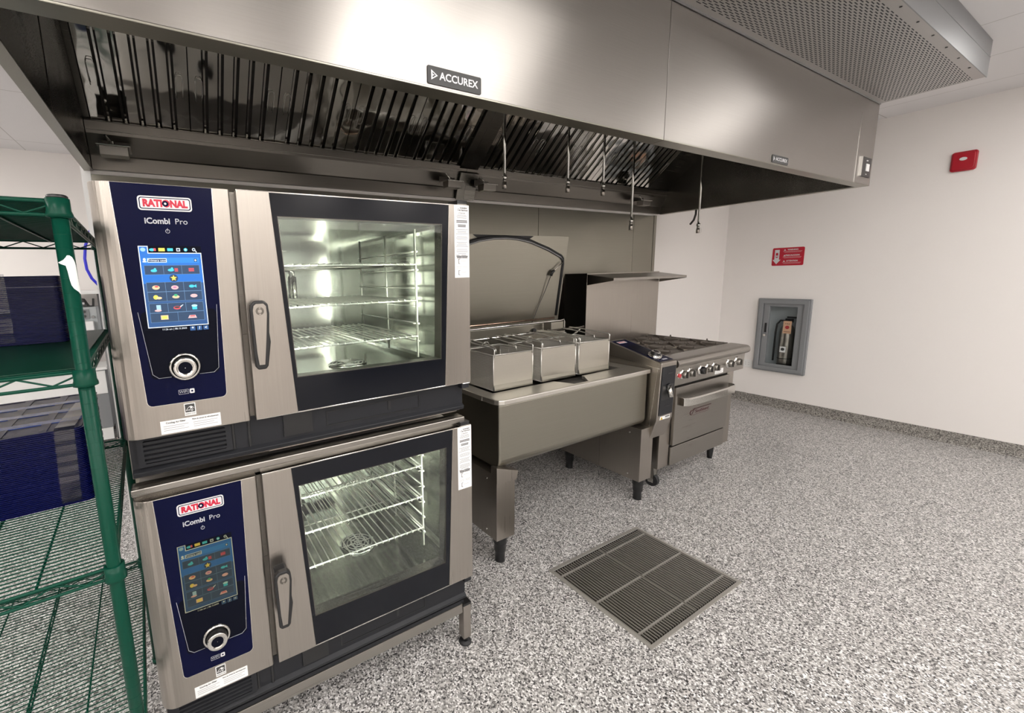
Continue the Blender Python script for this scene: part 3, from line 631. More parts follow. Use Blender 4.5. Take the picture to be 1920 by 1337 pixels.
def make_hood(x0, x1, label, endl, endr, fx0, fx1, cups):
    t = thing('exhaust_hood', label, 'range hood', (x0, YB - .02, ZH), 'joined exhaust hoods over the cooking line')
    b = MB(); b.box(x0, x1, YH, YH + .006, ZH, ZHT, 'hood'); 
    fp = obj('front_panel', b, t, .0015)
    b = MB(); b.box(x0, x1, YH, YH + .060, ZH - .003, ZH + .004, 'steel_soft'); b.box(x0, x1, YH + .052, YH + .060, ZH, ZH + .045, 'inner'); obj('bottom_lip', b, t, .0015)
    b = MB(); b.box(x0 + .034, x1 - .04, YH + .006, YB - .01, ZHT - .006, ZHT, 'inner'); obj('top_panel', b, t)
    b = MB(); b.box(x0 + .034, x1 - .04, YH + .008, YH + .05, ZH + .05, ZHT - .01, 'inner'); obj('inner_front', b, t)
    if endl:
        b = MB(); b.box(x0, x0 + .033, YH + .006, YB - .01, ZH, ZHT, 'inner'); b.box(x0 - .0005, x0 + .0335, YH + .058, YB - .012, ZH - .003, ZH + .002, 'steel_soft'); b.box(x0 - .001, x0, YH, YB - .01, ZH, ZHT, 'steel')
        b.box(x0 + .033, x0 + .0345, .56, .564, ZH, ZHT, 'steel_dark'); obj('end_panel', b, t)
    if endr:
        b = MB(); b.box(x1 - .047, x1, YH + .006, YB - .03, ZH, ZHT, 'inner'); b.box(x1 - .0475, x1 + .0005, YH + .058, YB - .032, ZH - .003, ZH + .002, 'steel_soft'); b.box(x1, x1 + .001, YH, YB - .03, ZH, ZHT, 'steel'); obj('end_panel', b, t)
    # trough, sloped back and plate under the filters
    prof = [(1.250, 2.212), (1.243, 2.205), (1.254, 2.155), (1.296, 2.078), (1.304, 2.073), (1.312, 2.012), (1.330, 2.012), (1.330, 2.22), (1.29, 2.22)]
    xa, xb = x0 + (.034 if endl else .0), x1 - (.048 if endr else .0)
    b = MB(); b.prism(prof, 'x', xa, xb, 'steel_dark'); b.box(xa, xb, 1.248, 1.252, 2.168, 2.1705, 'steel'); obj('grease_trough', b, t, .001)
    b = MB(); b.prism([(.88, ZHT - .01), (1.33, 2.2), (1.33, ZHT - .01)], 'x', xa, xb, 'inner')
    b.v = [p + nv * -.035 for p in b.v]; obj('filter_backing', b, t)
    n = 5; wd = (fx1 - fx0) / n
    for i in range(n):
        f = obj('baffle_filter', filter_mb(fx0 + i * wd, wd - .004), t)
        for s_ in (.10, .90):
            b = MB(); xm = fx0 + (i + s_) * wd
            pts = [(xm - .012, .17), (xm - .014, .2), (xm - .014, .26), (xm - .008, .275), (xm + .008, .275), (xm + .014, .26), (xm + .014, .2), (xm + .012, .17)]
            b.tube([fl(p[0], p[1], .010) for p in pts], .0016, 'chrome', 6); obj('filter_handle', b, f)
    for xa_, xb_ in ((xa, fx0 - .004), (fx1, xb)):
        if xb_ - xa_ < .02: continue
        V = [fl(xa_, -.01, .004), fl(xb_, -.01, .004), fl(xb_, .44, .004), fl(xa_, .44, .004), fl(xa_, -.01, -.03), fl(xb_, -.01, -.03), fl(xb_, .44, -.03), fl(xa_, .44, -.03)]
        obj('filter_filler', MB().add(V, [(0, 3, 2, 1), (4, 5, 6, 7), (0, 1, 5, 4), (1, 2, 6, 5), (2, 3, 7, 6), (3, 0, 4, 7)], 'inner'), t)
    for c in cups: hood_cups(t, c)
    return t, fp
XJ = .894; X0H, X1H = -1.1976, 3.2473
h1, fp1 = make_hood(X0H, XJ - .0015, 'stainless exhaust hood section above the stacked combi ovens', True, False, -1.137, .82, (-1.06, .72))
h2, fp2 = make_hood(XJ + .0015, X1H, 'stainless exhaust hood section above the tilting pan and range', False, True, .99, 2.90, (1.00, 2.72))
# cover flanges on both sides of the joint, running down the filters, the trough and the back plate
for par, xa, xb in ((h1, .835, XJ - .0007), (h2, XJ + .0007, .985)):
    pth = [fl(0, .46, .022), fl(0, -.012, .022), Vector((0, 1.228, 2.16)), Vector((0, 1.276, 2.062)), Vector((0, 1.296, 1.998))]
    V = []
    for p in pth: V += [Vector((xa, p.y, p.z)), Vector((xb, p.y, p.z)), Vector((xb, p.y + .012, p.z + .008)), Vector((xa, p.y + .012, p.z + .008))]
    F = [(0, 1, 2, 3), (16, 19, 18, 17)]
    for i in range(4):
        for k in range(4): F.append((i * 4 + k, i * 4 + (k + 1) % 4, i * 4 + 4 + (k + 1) % 4, i * 4 + 4 + k))
    obj('joint_cover', MB().add(V, F, 'inner'), par, .001)
def brand_plate(par, x0, x1, z0, z1):
    y = YH - .003; b = MB(); w_ = x1 - x0; h_ = z1 - z0
    b.prism(rrect(x0, x1, z0, z1, .004, 2), 'y', YH, y, 'ink')
    cx = x0 + w_ * .10; cz = (z0 + z1) / 2; s_ = h_ * .28
    b.prism([(cx - s_ * .55, cz - s_), (cx + s_ * 1.1, cz), (cx - s_ * .55, cz + s_)], 'y', y, y - .0004, 'logowhite')
    b.prism([(cx - s_ * .2, cz - s_ * .55), (cx + s_ * .6, cz), (cx - s_ * .2, cz + s_ * .55)], 'y', y - .0004, y - .0007, 'plastic')
    b.prism([(cx - s_ * .2, cz - s_ * .2), (cx + s_ * .3, cz), (cx - s_ * .2, cz + s_ * .2)], 'y', y - .0007, y - .0009, 'logowhite')
    b.text('ACCUREX', h_ * .60, (x0 + w_ * .57, y - .0003, cz), 'logowhite', bold=h_ * .012, width=w_ * .73)
    obj('brand_plate', b, par)
brand_plate(fp1, -.226, -.040, ZH + .008, ZH + .055)
brand_plate(fp2, 1.830, 2.010, ZH + .007, ZH + .045)
b = MB(); b.box(2.962, 2.966, YH - .002, YH, ZH, ZHT - .09, 'chrome'); obj('end_seam', b, fp2)
b = MB(); b.box(3.037, 3.044, YH - .010, YH, ZH + .045, ZH + .165, 'chrome'); b.box(3.044, 3.205, YH - .008, YH, ZH + .045, ZH + .165, 'black')
b.box(3.11, 3.165, YH - .012, YH - .006, ZH + .080, ZH + .125, 'white'); b.text('LIGHT', .012, (3.13, YH - .0085, ZH + .145), 'white'); b.text('FAN', .012, (3.13, YH - .0085, ZH + .06), 'white')
obj('hood_switch', b, fp2)

# supply plenum in front of the hoods
pl = thing('supply_plenum', 'perforated supply air plenum hanging along the front of the hood', 'air duct', (-1.198, -.5524, ZHT))
b = MB(); b.box(-1.198, X1H, -.5524, YH - .006, ZHT, ZHT + .003, 'perf'); obj('perforated_panel', b, pl)
b = MB(); b.box(-1.198, X1H, -.5564, -.5524, ZHT - .004, H - .002, 'galv'); b.box(X1H - .003, X1H, -.5524, YH - .006, ZHT + .003, H - .002, 'galv'); b.box(-1.198, X1H, -.5580, -.5560, ZHT + .10, ZHT + .104, 'galv')
b.box(-1.2, -1.198, -.5524, YH - .006, ZHT + .003, H - .002, 'galv'); b.box(-1.198, X1H, YH - .006, YH - .003, ZHT - .006, H - .002, 'galv')
for i in range(18): b.cyl((-1.0 + i * .2335, -.535, ZHT + .001), (-1.0 + i * .2335, -.535, ZHT - .0025), .005, 'black', n=8)
obj('duct_casing', b, pl)

# ------------------------------------------------------------------ fire suppression drops
drops = [(.67, 1.93, 'first from the hood joint, short'), (1.145, 1.945, 'second from the hood joint, short'), (1.455, 1.948, 'in the middle of the five, short'), (1.745, 1.75, 'long, between pan and range shelf'), (2.545, 1.75, 'long, farthest right near the hood end')]
for i, (x, z, s_) in enumerate(drops):
    t = thing('suppression_nozzle', 'slim steel fire suppression pipe drop, ' + s_, 'pipe', (x, .6, z), 'fire suppression drops under the hood')
    b = MB(); b.cyl((x, .6, z + .05), (x, .6, 2.5), .007, 'chrome', n=12); obj('drop_pipe', b, t)
    b = MB(); b.cyl((x, .6, z + .07), (x, .6, z + .05), .013, 'chrome', n=6); b.cyl((x, .6, z + .05), (x, .6, z + .035), .009, 'steel', n=12); b.lathe([(.001, .035), (.011, .035), (.013, .02), (.012, 0), (.006, 0), (.001, .002)], (x, .6, z), 'z', 'steel_v', 14)
    if i == 4: b.tube([(x + .012 + .018 * (1 - cos(q)), .6, z + .02 - .018 * sin(q)) for q in [k * 2 * pi / 16 for k in range(17)]], .0012, 'wire', 4)
    obj('nozzle', b, t)
t = thing('hanging_strap', 'short brown metal strap hanging from the right end of the hood', 'strap', (3.216, 1.0, 1.9))
b = MB(); b.tube([(3.216, .985, 2.012), (3.216, .985, 1.97), (3.217, 1.0, 1.92), (3.218, 1.03, 1.885)], .009, 'dark', 6); obj('strap', b, t)

# ------------------------------------------------------------------ tilting pan
tp = thing('tilting_braising_pan', 'stainless tilting braising pan with its lid raised, between ovens and range', 'cooking pan', (1.0, .65, 0))
PX0, PX1, PY0, PY1, PZ0, PZ1 = .41, 1.622, .345, 1.02, .510, .875
b = MB(); r = .05
side = [(PY0, PZ1 - .022), (PY0, PZ0 + .05)] + [(PY0 + r - r * cos(a), PZ0 + .05 - r * sin(a)) for a in [i * pi / 12 for i in range(1, 7)]] + [(PY1, PZ0), (PY1, PZ1 - .022)]
b.prism(side, 'x', PX0 + .012, PX1 - .004, 'steel_soft')
obj('pan_body', b, tp, .012, 3)
b = MB()    # rim deck with the spout notch and opening
outer = [(PX0 + .03, PY0 - .012), (PX1, PY0 - .012), (PX1, PY1), (PX0, PY1), (PX0, PY0 + .02)]
def deckbox(x0, x1, y0, y1): b.box(x0, x1, y0, y1, PZ1 - .026, PZ1, 'rimsteel')
yo = .47
b.prism([(PX0 + .035, PY0 - .012), (.968, PY0 - .012), (.968, .366), (.930, .452), (.925, yo), (PX0, yo), (PX0, PY0 + .024), (PX0 + .010, PY0 + .0)], 'z', PZ1 - .026, PZ1, 'rimsteel')
b.prism([(.968, PY0 - .012), (1.085, PY0 - .012), (1.085, .362), (.968, .366)], 'z', PZ1 - .026, PZ1, 'rimsteel')
b.prism([(1.085, PY0 - .012), (PX1 + .004, PY0 - .012), (PX1 + .004, yo), (1.157, yo), (1.152, .447), (1.085, .362)], 'z', PZ1 - .026, PZ1, 'rimsteel')
deckbox(PX0, PX0 + .075, yo, PY1); deckbox(PX1 - .10, PX1 + .004, yo + .0, PY1); deckbox(PX0 + .075, PX1 - .10, .93, PY1)
obj('pan_rim', b, tp, .004)
b = MB(); b.box(PX0 + .075, PX1 - .10, .36, .93, PZ1 - .0215, PZ1 - .0205, 'dark'); b.box(PX0 + .09, PX1 - .12, .50, .92, PZ1 - .02, PZ1 - .016, 'steel_dark'); obj('pan_floor_shade', b, tp)  # dark sheet stands for the shade inside the deep opening
# legs: deep side stands with feet
for k, (a0, a1) in enumerate(((.385, .503), (1.545, 1.668))):
    b = MB(); b.box(a0, a1, .32, .98, .148, .500, 'steel_v'); b.box(a0 + .001, a0 - .001, .62, .622, .15, .5, 'steel_dark')
    if k == 0: b.prism([(a0 - .004, .545), (a1 + .018, .500), (a1 + .006, .455), (a0 - .004, .462)], 'y', .314, .36, 'steel_v'); b.box(.41, 1.62, .62, .9, .47, .512, 'steel_dark')
    for zz in (.18, .46): b.cyl((a0 - .003, .40, zz), (a0, .40, zz), .006, 'chrome', n=10)
    lg = obj('side_stand', b, tp, .003)
    for y in (.365, .93):
        cx = (a0 + a1) / 2; b = MB(); b.lathe([(.036, .148), (.036, .105), (.031, .10), (.030, .06), (.026, .055), (.025, .008), (.027, 0), (.001, 0)], (cx, y, 0), 'z', 'black'); obj('foot', b, lg)
b = MB(); b.box(.503, 1.545, .93, .97, .30, .48, 'steel_dark'); obj('cross_beam', b, tp)
# control column
cx0, cx1 = 1.634, 1.800
prof = [(.270, .920), (.281, .546), (.320, .417), (.50, .417), (1.0, .417), (1.0, .90), (.72, .93), (.66, 1.014), (.641, 1.014)]
b = MB(); b.prism(prof, 'x', cx0, cx1, 'steel_v'); col = obj('control_column', b, tp, .006, 3)
b = MB(); b.prism([(.29, .905), (.2915, .903), (.338, .41), (.335, .41)], 'x', cx0 - .0012, cx0, 'chrome'); b.prism([(.28, .885), (.85, .945), (.85, .943), (.28, .8825)], 'x', cx0 - .0012, cx0, 'chrome'); obj('side_seam', b, col)
td = Vector((0, .371, .094)).normalized(); tn = Vector((0, -.094, .371)).normalized(); T0 = Vector((0, .270, .920))
def tf(x, s_, d): return T0 + Vector((x, 0, 0)) + td * s_ + tn * d
def tbox(b, xa, xb, s0, s1, d0, d1, m):
    V = [tf(xa, s0, d0), tf(xb, s0, d0), tf(xb, s1, d0), tf(xa, s1, d0), tf(xa, s0, d1), tf(xb, s0, d1), tf(xb, s1, d1), tf(xa, s1, d1)]
    b.add(V, [(0, 3, 2, 1), (4, 5, 6, 7), (0, 1, 5, 4), (1, 2, 6, 5), (2, 3, 7, 6), (3, 0, 4, 7)], m)
b = MB(); tbox(b, cx0 + .012, cx1 - .012, .022, .372, 0, .0015, 'navy'); tbox(b, cx0 + .024, cx1 - .024, .12, .28, .0015, .002, 'navy2'); tbox(b, cx0 + .03, cx0 + .11, .325, .352, .0015, .0022, 'logowhite')
gl = obj('control_glass', b, col)
b = MB(); b.text('RATIONAL', .020, tf(cx0 + .07, .339, .0023), 'red', ux=(1, 0, 0), uy=td, bold=.0007, width=.074)
tbox(b, cx0 + .07, cx0 + .12, .036, .048, .0015, .002, 'grey'); obj('brand_print', b, gl)
kc = tf((cx0 + cx1) / 2 - .012, .095, 0); b = MB(); b.lathe([(.040, 0), (.040, .006), (.036, .010), (.031, .010)], kc, tn, 'chrome'); b.lathe([(.030, .004), (.029, .030), (.028, .032)], kc, tn, 'black'); b.lathe([(.029, .030), (.026, .034), (.019, .034), (.017, .031), (0, .031)], kc, tn, 'chrome'); b.lathe([(.017, .0315), (0, .0315)], kc, tn, 'navy2'); b.lathe([(.040, .011), (.040, .016), (.033, .016)], kc, tn, 'chrome'); obj('control_dial', b, gl)
b = MB(); fy = lambda z: .270 + (.920 - z) * .0294
def fbox(b, xa, xb, za, zb_, d0, d1, m):
    b.add([(xa, fy(za) - d0, za), (xb, fy(za) - d0, za), (xb, fy(zb_) - d0, zb_), (xa, fy(zb_) - d0, zb_), (xa, fy(za) - d1, za), (xb, fy(za) - d1, za), (xb, fy(zb_) - d1, zb_), (xa, fy(zb_) - d1, zb_)],
          [(0, 3, 2, 1), (4, 5, 6, 7), (0, 1, 5, 4), (1, 2, 6, 5), (2, 3, 7, 6), (3, 0, 4, 7)], m)
fbox(b, cx0 + .012, cx1 - .012, .58, .893, 0, .003, 'plastic'); fbox(b, cx0 + .022, cx1 - .022, .68, .775, .003, .004, 'black')
for z in (.845, .635): fbox(b, cx0 + .07, cx0 + .12, z, z + .006, .003, .0045, 'black')
pn = obj('hose_panel', b, col, .001)
b = MB(); b.cyl((cx0 + .085, fy(.75) - .005, .765), (cx0 + .080, fy(.71) - .03, .70), .017, 'chrome', .013); b.cyl((cx0 + .085, fy(.75) - .0, .768), (cx0 + .085, fy(.75) - .012, .762), .02, 'black'); obj('spray_head', b, pn)
b = MB(); fbox(b, cx0 + .03, cx1 - .03, .550, .572, .001, .002, 'paper'); b.prism([(cx0 + .034, .552), (cx0 + .058, .552), (cx0 + .046, .570)], 'y', fy(.56) - .0022, fy(.56) - .0032, 'yellow'); fbox(b, cx0 + .085, cx0 + .13, .562, .568, .002, .003, 'ink'); fbox(b, cx0 + .085, cx0 + .125, .555, .558, .002, .003, 'ink_grey')
b.box(cx0 + .0455, cx0 + .0465, fy(.56) - .0040, fy(.56) - .003, .556, .563, 'ink'); obj('warning_label', b, col)
# lid
LY = lambda z: 1.0 + (1.74 - z) / (1.74 - 1.13) * .09
def lidp(x, z, d=0): return (x, LY(z) - d, z)
b = MB(); V = [lidp(PX0, 1.13), lidp(PX1 - .005, 1.13), lidp(PX1 - .005, 1.742), lidp(PX0, 1.742)]; V += [(p[0], p[1] + .02, p[2]) for p in V]
b.add(V, [(0, 1, 2, 3), (7, 6, 5, 4), (0, 4, 5, 1), (1, 5, 6, 2), (2, 6, 7, 3), (3, 7, 4, 0)], 'steel_soft')
# raised dome panel inside the seal
xm = (PX0 + PX1) / 2 - .005; hw = .575
seal = [(xm + hw - .012, 1.17), (xm + hw - .01, 1.55), (xm + hw - .018, 1.585), (xm + hw - .04, 1.605), (xm + .40, 1.655), (xm + .22, 1.705), (xm + .10, 1.722), (xm, 1.726)]
seal = seal + [(2 * xm - x, z) for x, z in seal[-2::-1]]
n = len(seal); b.add([lidp(x, z, .001) for x, z in seal] + [lidp(x, z, .014) for x, z in [(xm + (x - xm) * .975, z - .012) for x, z in seal]], [list(range(n, 2 * n))] + [(i, (i + 1) % n, n + (i + 1) % n, n + i) for i in range(n)], 'steel_soft')
lid = obj('lid', b, tp, .001)
b = MB(); b.tube([lidp(x, z, .012) for x, z in seal], .011, 'rubber', 8); b.tube([lidp(xm + (x - xm) * .985, z - .010, .019) for x, z in seal[2:-2]], .0065, 'galv', 8)
b.add([lidp(xm + a, z, .004) for a, z in ((-.26, 1.737), (.26, 1.737), (.20, 1.705), (-.20, 1.705))], [(0, 1, 2, 3)], 'rubber'); obj('lid_seal', b, lid)
b = MB(); b.tube([lidp(1.555, 1.56, .03), lidp(1.475, 1.497, .03)], .004, 'chrome', 8); b.tube([lidp(1.478, 1.50, .03), lidp(1.462, 1.492, .03), lidp(1.452, 1.465, .03)], .011, 'black', 8)
b.tube([lidp(1.452, 1.465, .03), lidp(1.42, 1.36, .025), lidp(1.385, 1.27, .02), lidp(1.32, 1.13, .03), lidp(1.30, 1.08, .05)], .0028, 'black', 6); obj('temperature_probe', b, lid)
b = MB(); b.box(PX0, PX1 - .02, 1.0, 1.10, .86, 1.13, 'steel_soft'); b.cyl((1.28, 1.0, 1.085), (1.28, .985, 1.085), .016, 'black'); obj('hinge_housing', b, tp, .004)
b = MB(); b.tube([(.40, .97, 1.165), (1.45, .97, 1.165)], .008, 'warm_bar', 10); obj('upper_lift_bar', b, tp)  # warm reflection painted as the colour of this chrome bar
b = MB(); b.tube([(.40, .92, 1.148), (1.47, .92, 1.150), (1.492, .92, 1.158), (1.497, .92, 1.145), (1.497, .92, 1.10), (1.51, .92, 1.085), (1.53, .92, 1.088)], .006, 'chrome', 8); b.box(1.37, 1.375, .92, .99, 1.08, 1.15, 'steel'); obj('lift_hook_bar', b, tp)
b = MB(); b.tube([(.42, .80, 1.103), (1.56, .80, 1.107)], .008, 'chrome', 10)
b.tube([(.46, .80, 1.103), (.46, .93, 1.0), (.46, .93, .87)], .006, 'chrome', 8); b.tube([(1.55, .80, 1.107), (1.55, .93, 1.0), (1.55, .93, .87)], .006, 'chrome', 8); obj('basket_bar', b, tp)

# ------------------------------------------------------------------ baskets
def make_basket(x0, w_, label, first):
    t = thing('fry_basket', label, 'basket', (x0, .49, PZ1), 'lift baskets on the braising pan')
    x1 = x0 + w_; y0, y1 = .490, .765; z0, z1 = PZ1 + .002, 1.068
    obj('front_sheet', MB().box(x0, x1, y0, y0 + .0015, z0, z1, 'basketsteel'), t); obj('back_sheet', MB().box(x0, x1, y1, y1 + .0015, z0, z1, 'steel'), t)
    b = MB()
    for X in (x0 + .001, x1 - .001): b.add([(X, y0, z0), (X, y1, z0), (X, y1, z1), (X, y0, z1)], [(0, 1, 2, 3)], 'screen')
    b.add([(x0, y0, z0), (x1, y0, z0), (x1, y1, z0), (x0, y1, z0)], [(0, 1, 2, 3)], 'screen'); obj('side_screen', b, t, fix=False)
    b = MB(); b.tube([(x0, y0, z1), (x1, y0, z1), (x1, y1, z1), (x0, y1, z1)], .0042, 'wire', 6, True); b.tube([(x0, y0, z0 + .002), (x1, y0, z0 + .002), (x1, y1, z0 + .002), (x0, y1, z0 + .002)], .003, 'wire', 6, True)
    for X in (x0, x1):
        for Y in (y0, y1): b.tube([(X, Y, z0), (X, Y, z1)], .003, 'wire', 6)
    obj('rim_wire', b, t)
    b = MB()
    for X in (x0 + .004, x1 - .004):
        b.tube([(X, y0 - .001, z1 - .012), (X, y0 - .004, z1 + .028), (X, y0 + .004, z1 + .034), (X, y0 + .03, z1 + .036), (X - .002, .69, 1.114), (X - .002, .80, 1.116), (X, .812, 1.105)], .0042, 'wire', 6)
    for X in (x0 + .06, x1 - .075):
        b.tube([(X, y0 + .05, z1), (X, y0 + .055, z1 + .025), (X + .01, y0 + .10, z1 + .03), (X, .69, 1.11), (X, .80, 1.114)], .0036, 'wire', 6)
    xm_ = (x0 + x1) / 2; b.tube([(xm_ - .04, y1 - .03, z1), (xm_ - .01, y1 - .04, z1 + .03), (xm_ + .01, y1 - .04, z1 + .03), (xm_ + .04, y1 - .03, z1)], .003, 'wire', 6)
    b.tube([(x0, y1 - .03, z1), (x1, y1 - .03, z1)], .0028, 'wire', 6)
    obj('hanging_handle', b, t)
    b = MB(); b.prism([(y0 - .001, z0), (y0 - .001, z0 + .030), (y0 - .006, z0 + .010), (y0 - .006, z0)], 'x', x0 + .004, x1 - .004, 'steel_soft'); obj('bottom_fold', b, t)
make_basket(.503, .277, 'steel basket standing nearest the ovens, its mesh side showing', True)
make_basket(.845, .279, 'steel basket in the middle of the three on the pan', False)
make_basket(1.150, .276, 'steel basket nearest the control column of the pan', False)

# ------------------------------------------------------------------ range
rg = thing('gas_range', 'stainless six burner gas range with oven at the end of the line', 'stove', (2.265, .7, 0))
RX0, RX1, RY = 1.808, 2.725, .36
b = MB(); b.box(RX0, RX1, RY + .012, 1.2, .15, .86, 'steel_y'); b.box(RX0, 1.925, RY, RY + .012, .15, .72, 'steel_v'); b.box(2.632, RX1, RY, RY + .012, .15, .72, 'steel_v'); b.box(1.925, 2.632, RY + .008, RY + .012, .15, .72, 'black'); obj('body', b, rg, .002)
b = MB(); b.prism([(.300, .740), (.295, .865), (.30, .87), (.42, .87), (.42, .725), (.335, .725)], 'x', RX0 + .002, RX1, 'steel'); b.box(RX0, RX1, .298, .302, .845, .848, 'black'); ctl = obj('control_fascia', b, rg, .003)
b = MB(); pr = [(.262 + .03 - .03 * sin(a), .892 - .03 * cos(a)) for a in [i * pi / 8 for i in range(9)]]
b.prism(pr + [(.36, .924), (.40, .924), (.40, .862)], 'x', RX0 + .002, RX1 + .002, 'steel'); obj('front_rail', b, rg, .002)
kx = [1.919, 2.0, 2.134, 2.219, 2.302, 2.498, 2.613]
for i, x in enumerate(kx):
    z = .808; c = (x, .300, z); b = MB()
    b.lathe([(.036, 0), (.036, .004), (.030, .010), (.026, .012)], c, (0, -1, 0), 'chrome'); b.lathe([(.026, .010), (.024, .030), (.021, .034)], c, (0, -1, 0), 'steel' if i != 2 else 'black', 20); b.lathe([(.021, .0335), (0, .0335)], c, (0, -1, 0), 'black', 20)
    b.box(x - .004, x + .004, .256, .27, z - .020, z + .020, 'steel'); obj('burner_knob', b, ctl, .001)
b = MB(); b.cyl((1.872, .30, .806), (1.872, .285, .806), .013, 'redled'); b.cyl((1.872, .30, .806), (1.872, .294, .806), .018, 'chrome'); obj('pilot_cap', b, ctl)
b = MB(); b.box(2.32, 2.43, .2965, .299, .752, .785, 'paper'); b.text('CAUTION', .012, (2.375, .296, .777), 'ink'); b.box(2.33, 2.42, .2962, .2966, .765, .767, 'ink_grey'); b.box(2.33, 2.41, .2962, .2966, .758, .760, 'ink_grey'); obj('caution_label', b, ctl)
b = MB(); b.prism(rrect(2.235, 2.285, .853, .862, .003, 2), 'y', .2955, .299, 'paper'); obj('brand_tab', b, ctl)
b = MB(); b.box(1.932, 2.624, RY - .022, RY + .008, .297, .705, 'steel'); dr = obj('oven_door', b, rg, .004)
b = MB(); pts = [(1.965, RY - .022, .655), (1.965, RY - .060, .650), (1.975, RY - .075, .640)] + [(1.975 + .62 * i / 8, RY - .078 - .0 * i, .640) for i in range(1, 8)] + [(2.60, RY - .072, .640), (2.61, RY - .055, .650), (2.61, RY - .022, .655)]
V = []; hx = [(1.950, .0), (1.955, -.045), (1.985, -.062), (2.10, -.070), (2.28, -.072), (2.46, -.070), (2.58, -.062), (2.612, -.045), (2.616, .0)]
F = []
for x, d in hx: V += [(x, RY - .022 + d, .585), (x, RY - .022 + d, .632), (x, RY - .014 + d, .640), (x, RY - .010 + d, .592)]
for i in range(len(hx) - 1): F += [(i * 4 + k, i * 4 + (k + 1) % 4, i * 4 + 4 + (k + 1) % 4, i * 4 + 4 + k) for k in range(4)]
b.add(V, F, 'chrome'); obj('door_handle', b, dr, .002)
b = MB(); bx = [(2.13, .478), (2.35, .478), (2.37, .488), (2.365, .500), (2.385, .520), (2.17, .520), (2.15, .512), (2.125, .512), (2.115, .495)]
b.prism(bx, 'y', RY - .022, RY - .0255, 'maroon'); b.prism([(xx * .985 + 2.25 * .015, zz * .85 + .499 * .15) for xx, zz in bx], 'y', RY - .0255, RY - .0265, 'steel')
b.text('Southbend', .030, (2.262, RY - .0268, .499), 'maroon', bold=.0008, width=.17); b.tube([(2.135, RY - .0268, .487), (2.15, RY - .0268, .508), (2.165, RY - .0268, .508)], .002, 'maroon', 4); obj('badge', b, dr)
b = MB(); b.box(1.932, 2.626, RY - .012, RY + .010, .152, .282, 'steel'); obj('kick_panel', b, rg, .003)
for k, (x, y) in enumerate(((2.652, .445), (1.87, 1.1), (2.652, 1.1))):
    b = MB(); b.lathe([(.030, .152), (.027, .12), (.020, .03), (.018, 0), (.001, 0)], (x, y, 0), 'z', 'black'); obj('leg', b, rg)
b = MB(); b.box(1.83, 1.875, .40, .44, .06, .15, 'steel'); b.cyl((1.84, .42, .045), (1.868, .42, .045), .045, 'rubber'); b.cyl((1.836, .42, .045), (1.872, .42, .045), .016, 'chrome'); b.box(1.832, 1.837, .40, .44, .03, .12, 'chrome'); b.box(1.87, 1.875, .40, .44, .03, .12, 'chrome'); obj('caster', b, rg)
# cooktop
b = MB(); b.box(RX0, RX1, .40, .985, .862, .880, 'burner'); b.box(RX0, RX0 + .012, .40, .985, .880, .915, 'steel'); b.box(RX1 - .012, RX1, .40, .985, .880, .915, 'steel'); top = obj('cooktop', b, rg, .002)
cw = (RX1 - RX0 - .03) / 3
for i in range(3):
    for j in range(2):
        cx = RX0 + .015 + cw * (i + .5); cy = .405 + .29 * (j + .5); b = MB()
        b.lathe([(.055, .880), (.050, .898), (.035, .904), (.018, .902), (.001, .902)], (cx, cy, 0), 'z', 'iron', 18); b.lathe([(.12, .881), (.10, .884), (.06, .884)], (cx, cy, 0), 'z', 'burner', 18); obj('burner', b, top)
        b = MB(); h0, h1 = .912, .930; a0, a1, c0, c1 = cx - cw / 2 + .004, cx + cw / 2 - .004, cy - .142, cy + .142
        b.ring([(a0, c0), (a1, c0), (a1, c1), (a0, c1)], [(a0 + .009, c0 + .009), (a1 - .009, c0 + .009), (a1 - .009, c1 - .009), (a0 + .009, c1 - .009)], 'z', h0 - .008, h1 - .004, 'iron')
        for q in range(8):
            an = q * pi / 4 + pi / 8 * 0; d = Vector((cos(an), sin(an), 0)); rr_ = .142 if q % 2 == 0 else .175
            if q % 2 == 0 and abs(d.x) > .5: rr_ = cw / 2 - .006
            p0 = Vector((cx, cy, 0)) + d * .035; p1 = Vector((cx, cy, 0)) + d * rr_; s_ = Vector((-d.y, d.x, 0)) * .004
            b.add([p0 - s_ + Vector((0, 0, h0)), p0 + s_ + Vector((0, 0, h0)), p1 + s_ + Vector((0, 0, h0)), p1 - s_ + Vector((0, 0, h0)), p0 - s_ * .6 + Vector((0, 0, h1)), p0 + s_ * .6 + Vector((0, 0, h1)), p1 + s_ * .6 + Vector((0, 0, h1)), p1 - s_ * .6 + Vector((0, 0, h1))],
                  [(0, 3, 2, 1), (4, 5, 6, 7), (0, 1, 5, 4), (1, 2, 6, 5), (2, 3, 7, 6), (3, 0, 4, 7)], 'iron')
            if q % 2 == 0: e = p1 - d * .012; b.cyl(e + Vector((0, 0, h1 - .004)), e + Vector((0, 0, h1 + .012)), .007, 'iron', .004, n=8)
        obj('grate', b, top)
# back riser and shelf
b = MB(); b.box(RX0, RX1 - .003, .987, 1.20, .862, 1.474, 'steel_v'); b.box(RX0 - .001, RX0, .987, 1.20, .862, 1.474, 'steel_dark'); rs = obj('back_riser', b, rg, .002)
b = MB(); b.prism([(.757, 1.418), (.757, 1.437), (.985, 1.466), (.985, 1.462), (.762, 1.433)], 'x', RX0, RX1, 'steel')
for X in (RX0, RX1 - .003): b.prism([(.760, 1.418), (.760, 1.434), (.985, 1.462), (.985, 1.385)], 'x', X, X + .003, 'steel_dark')
obj('riser_shelf', b, rg, .001)

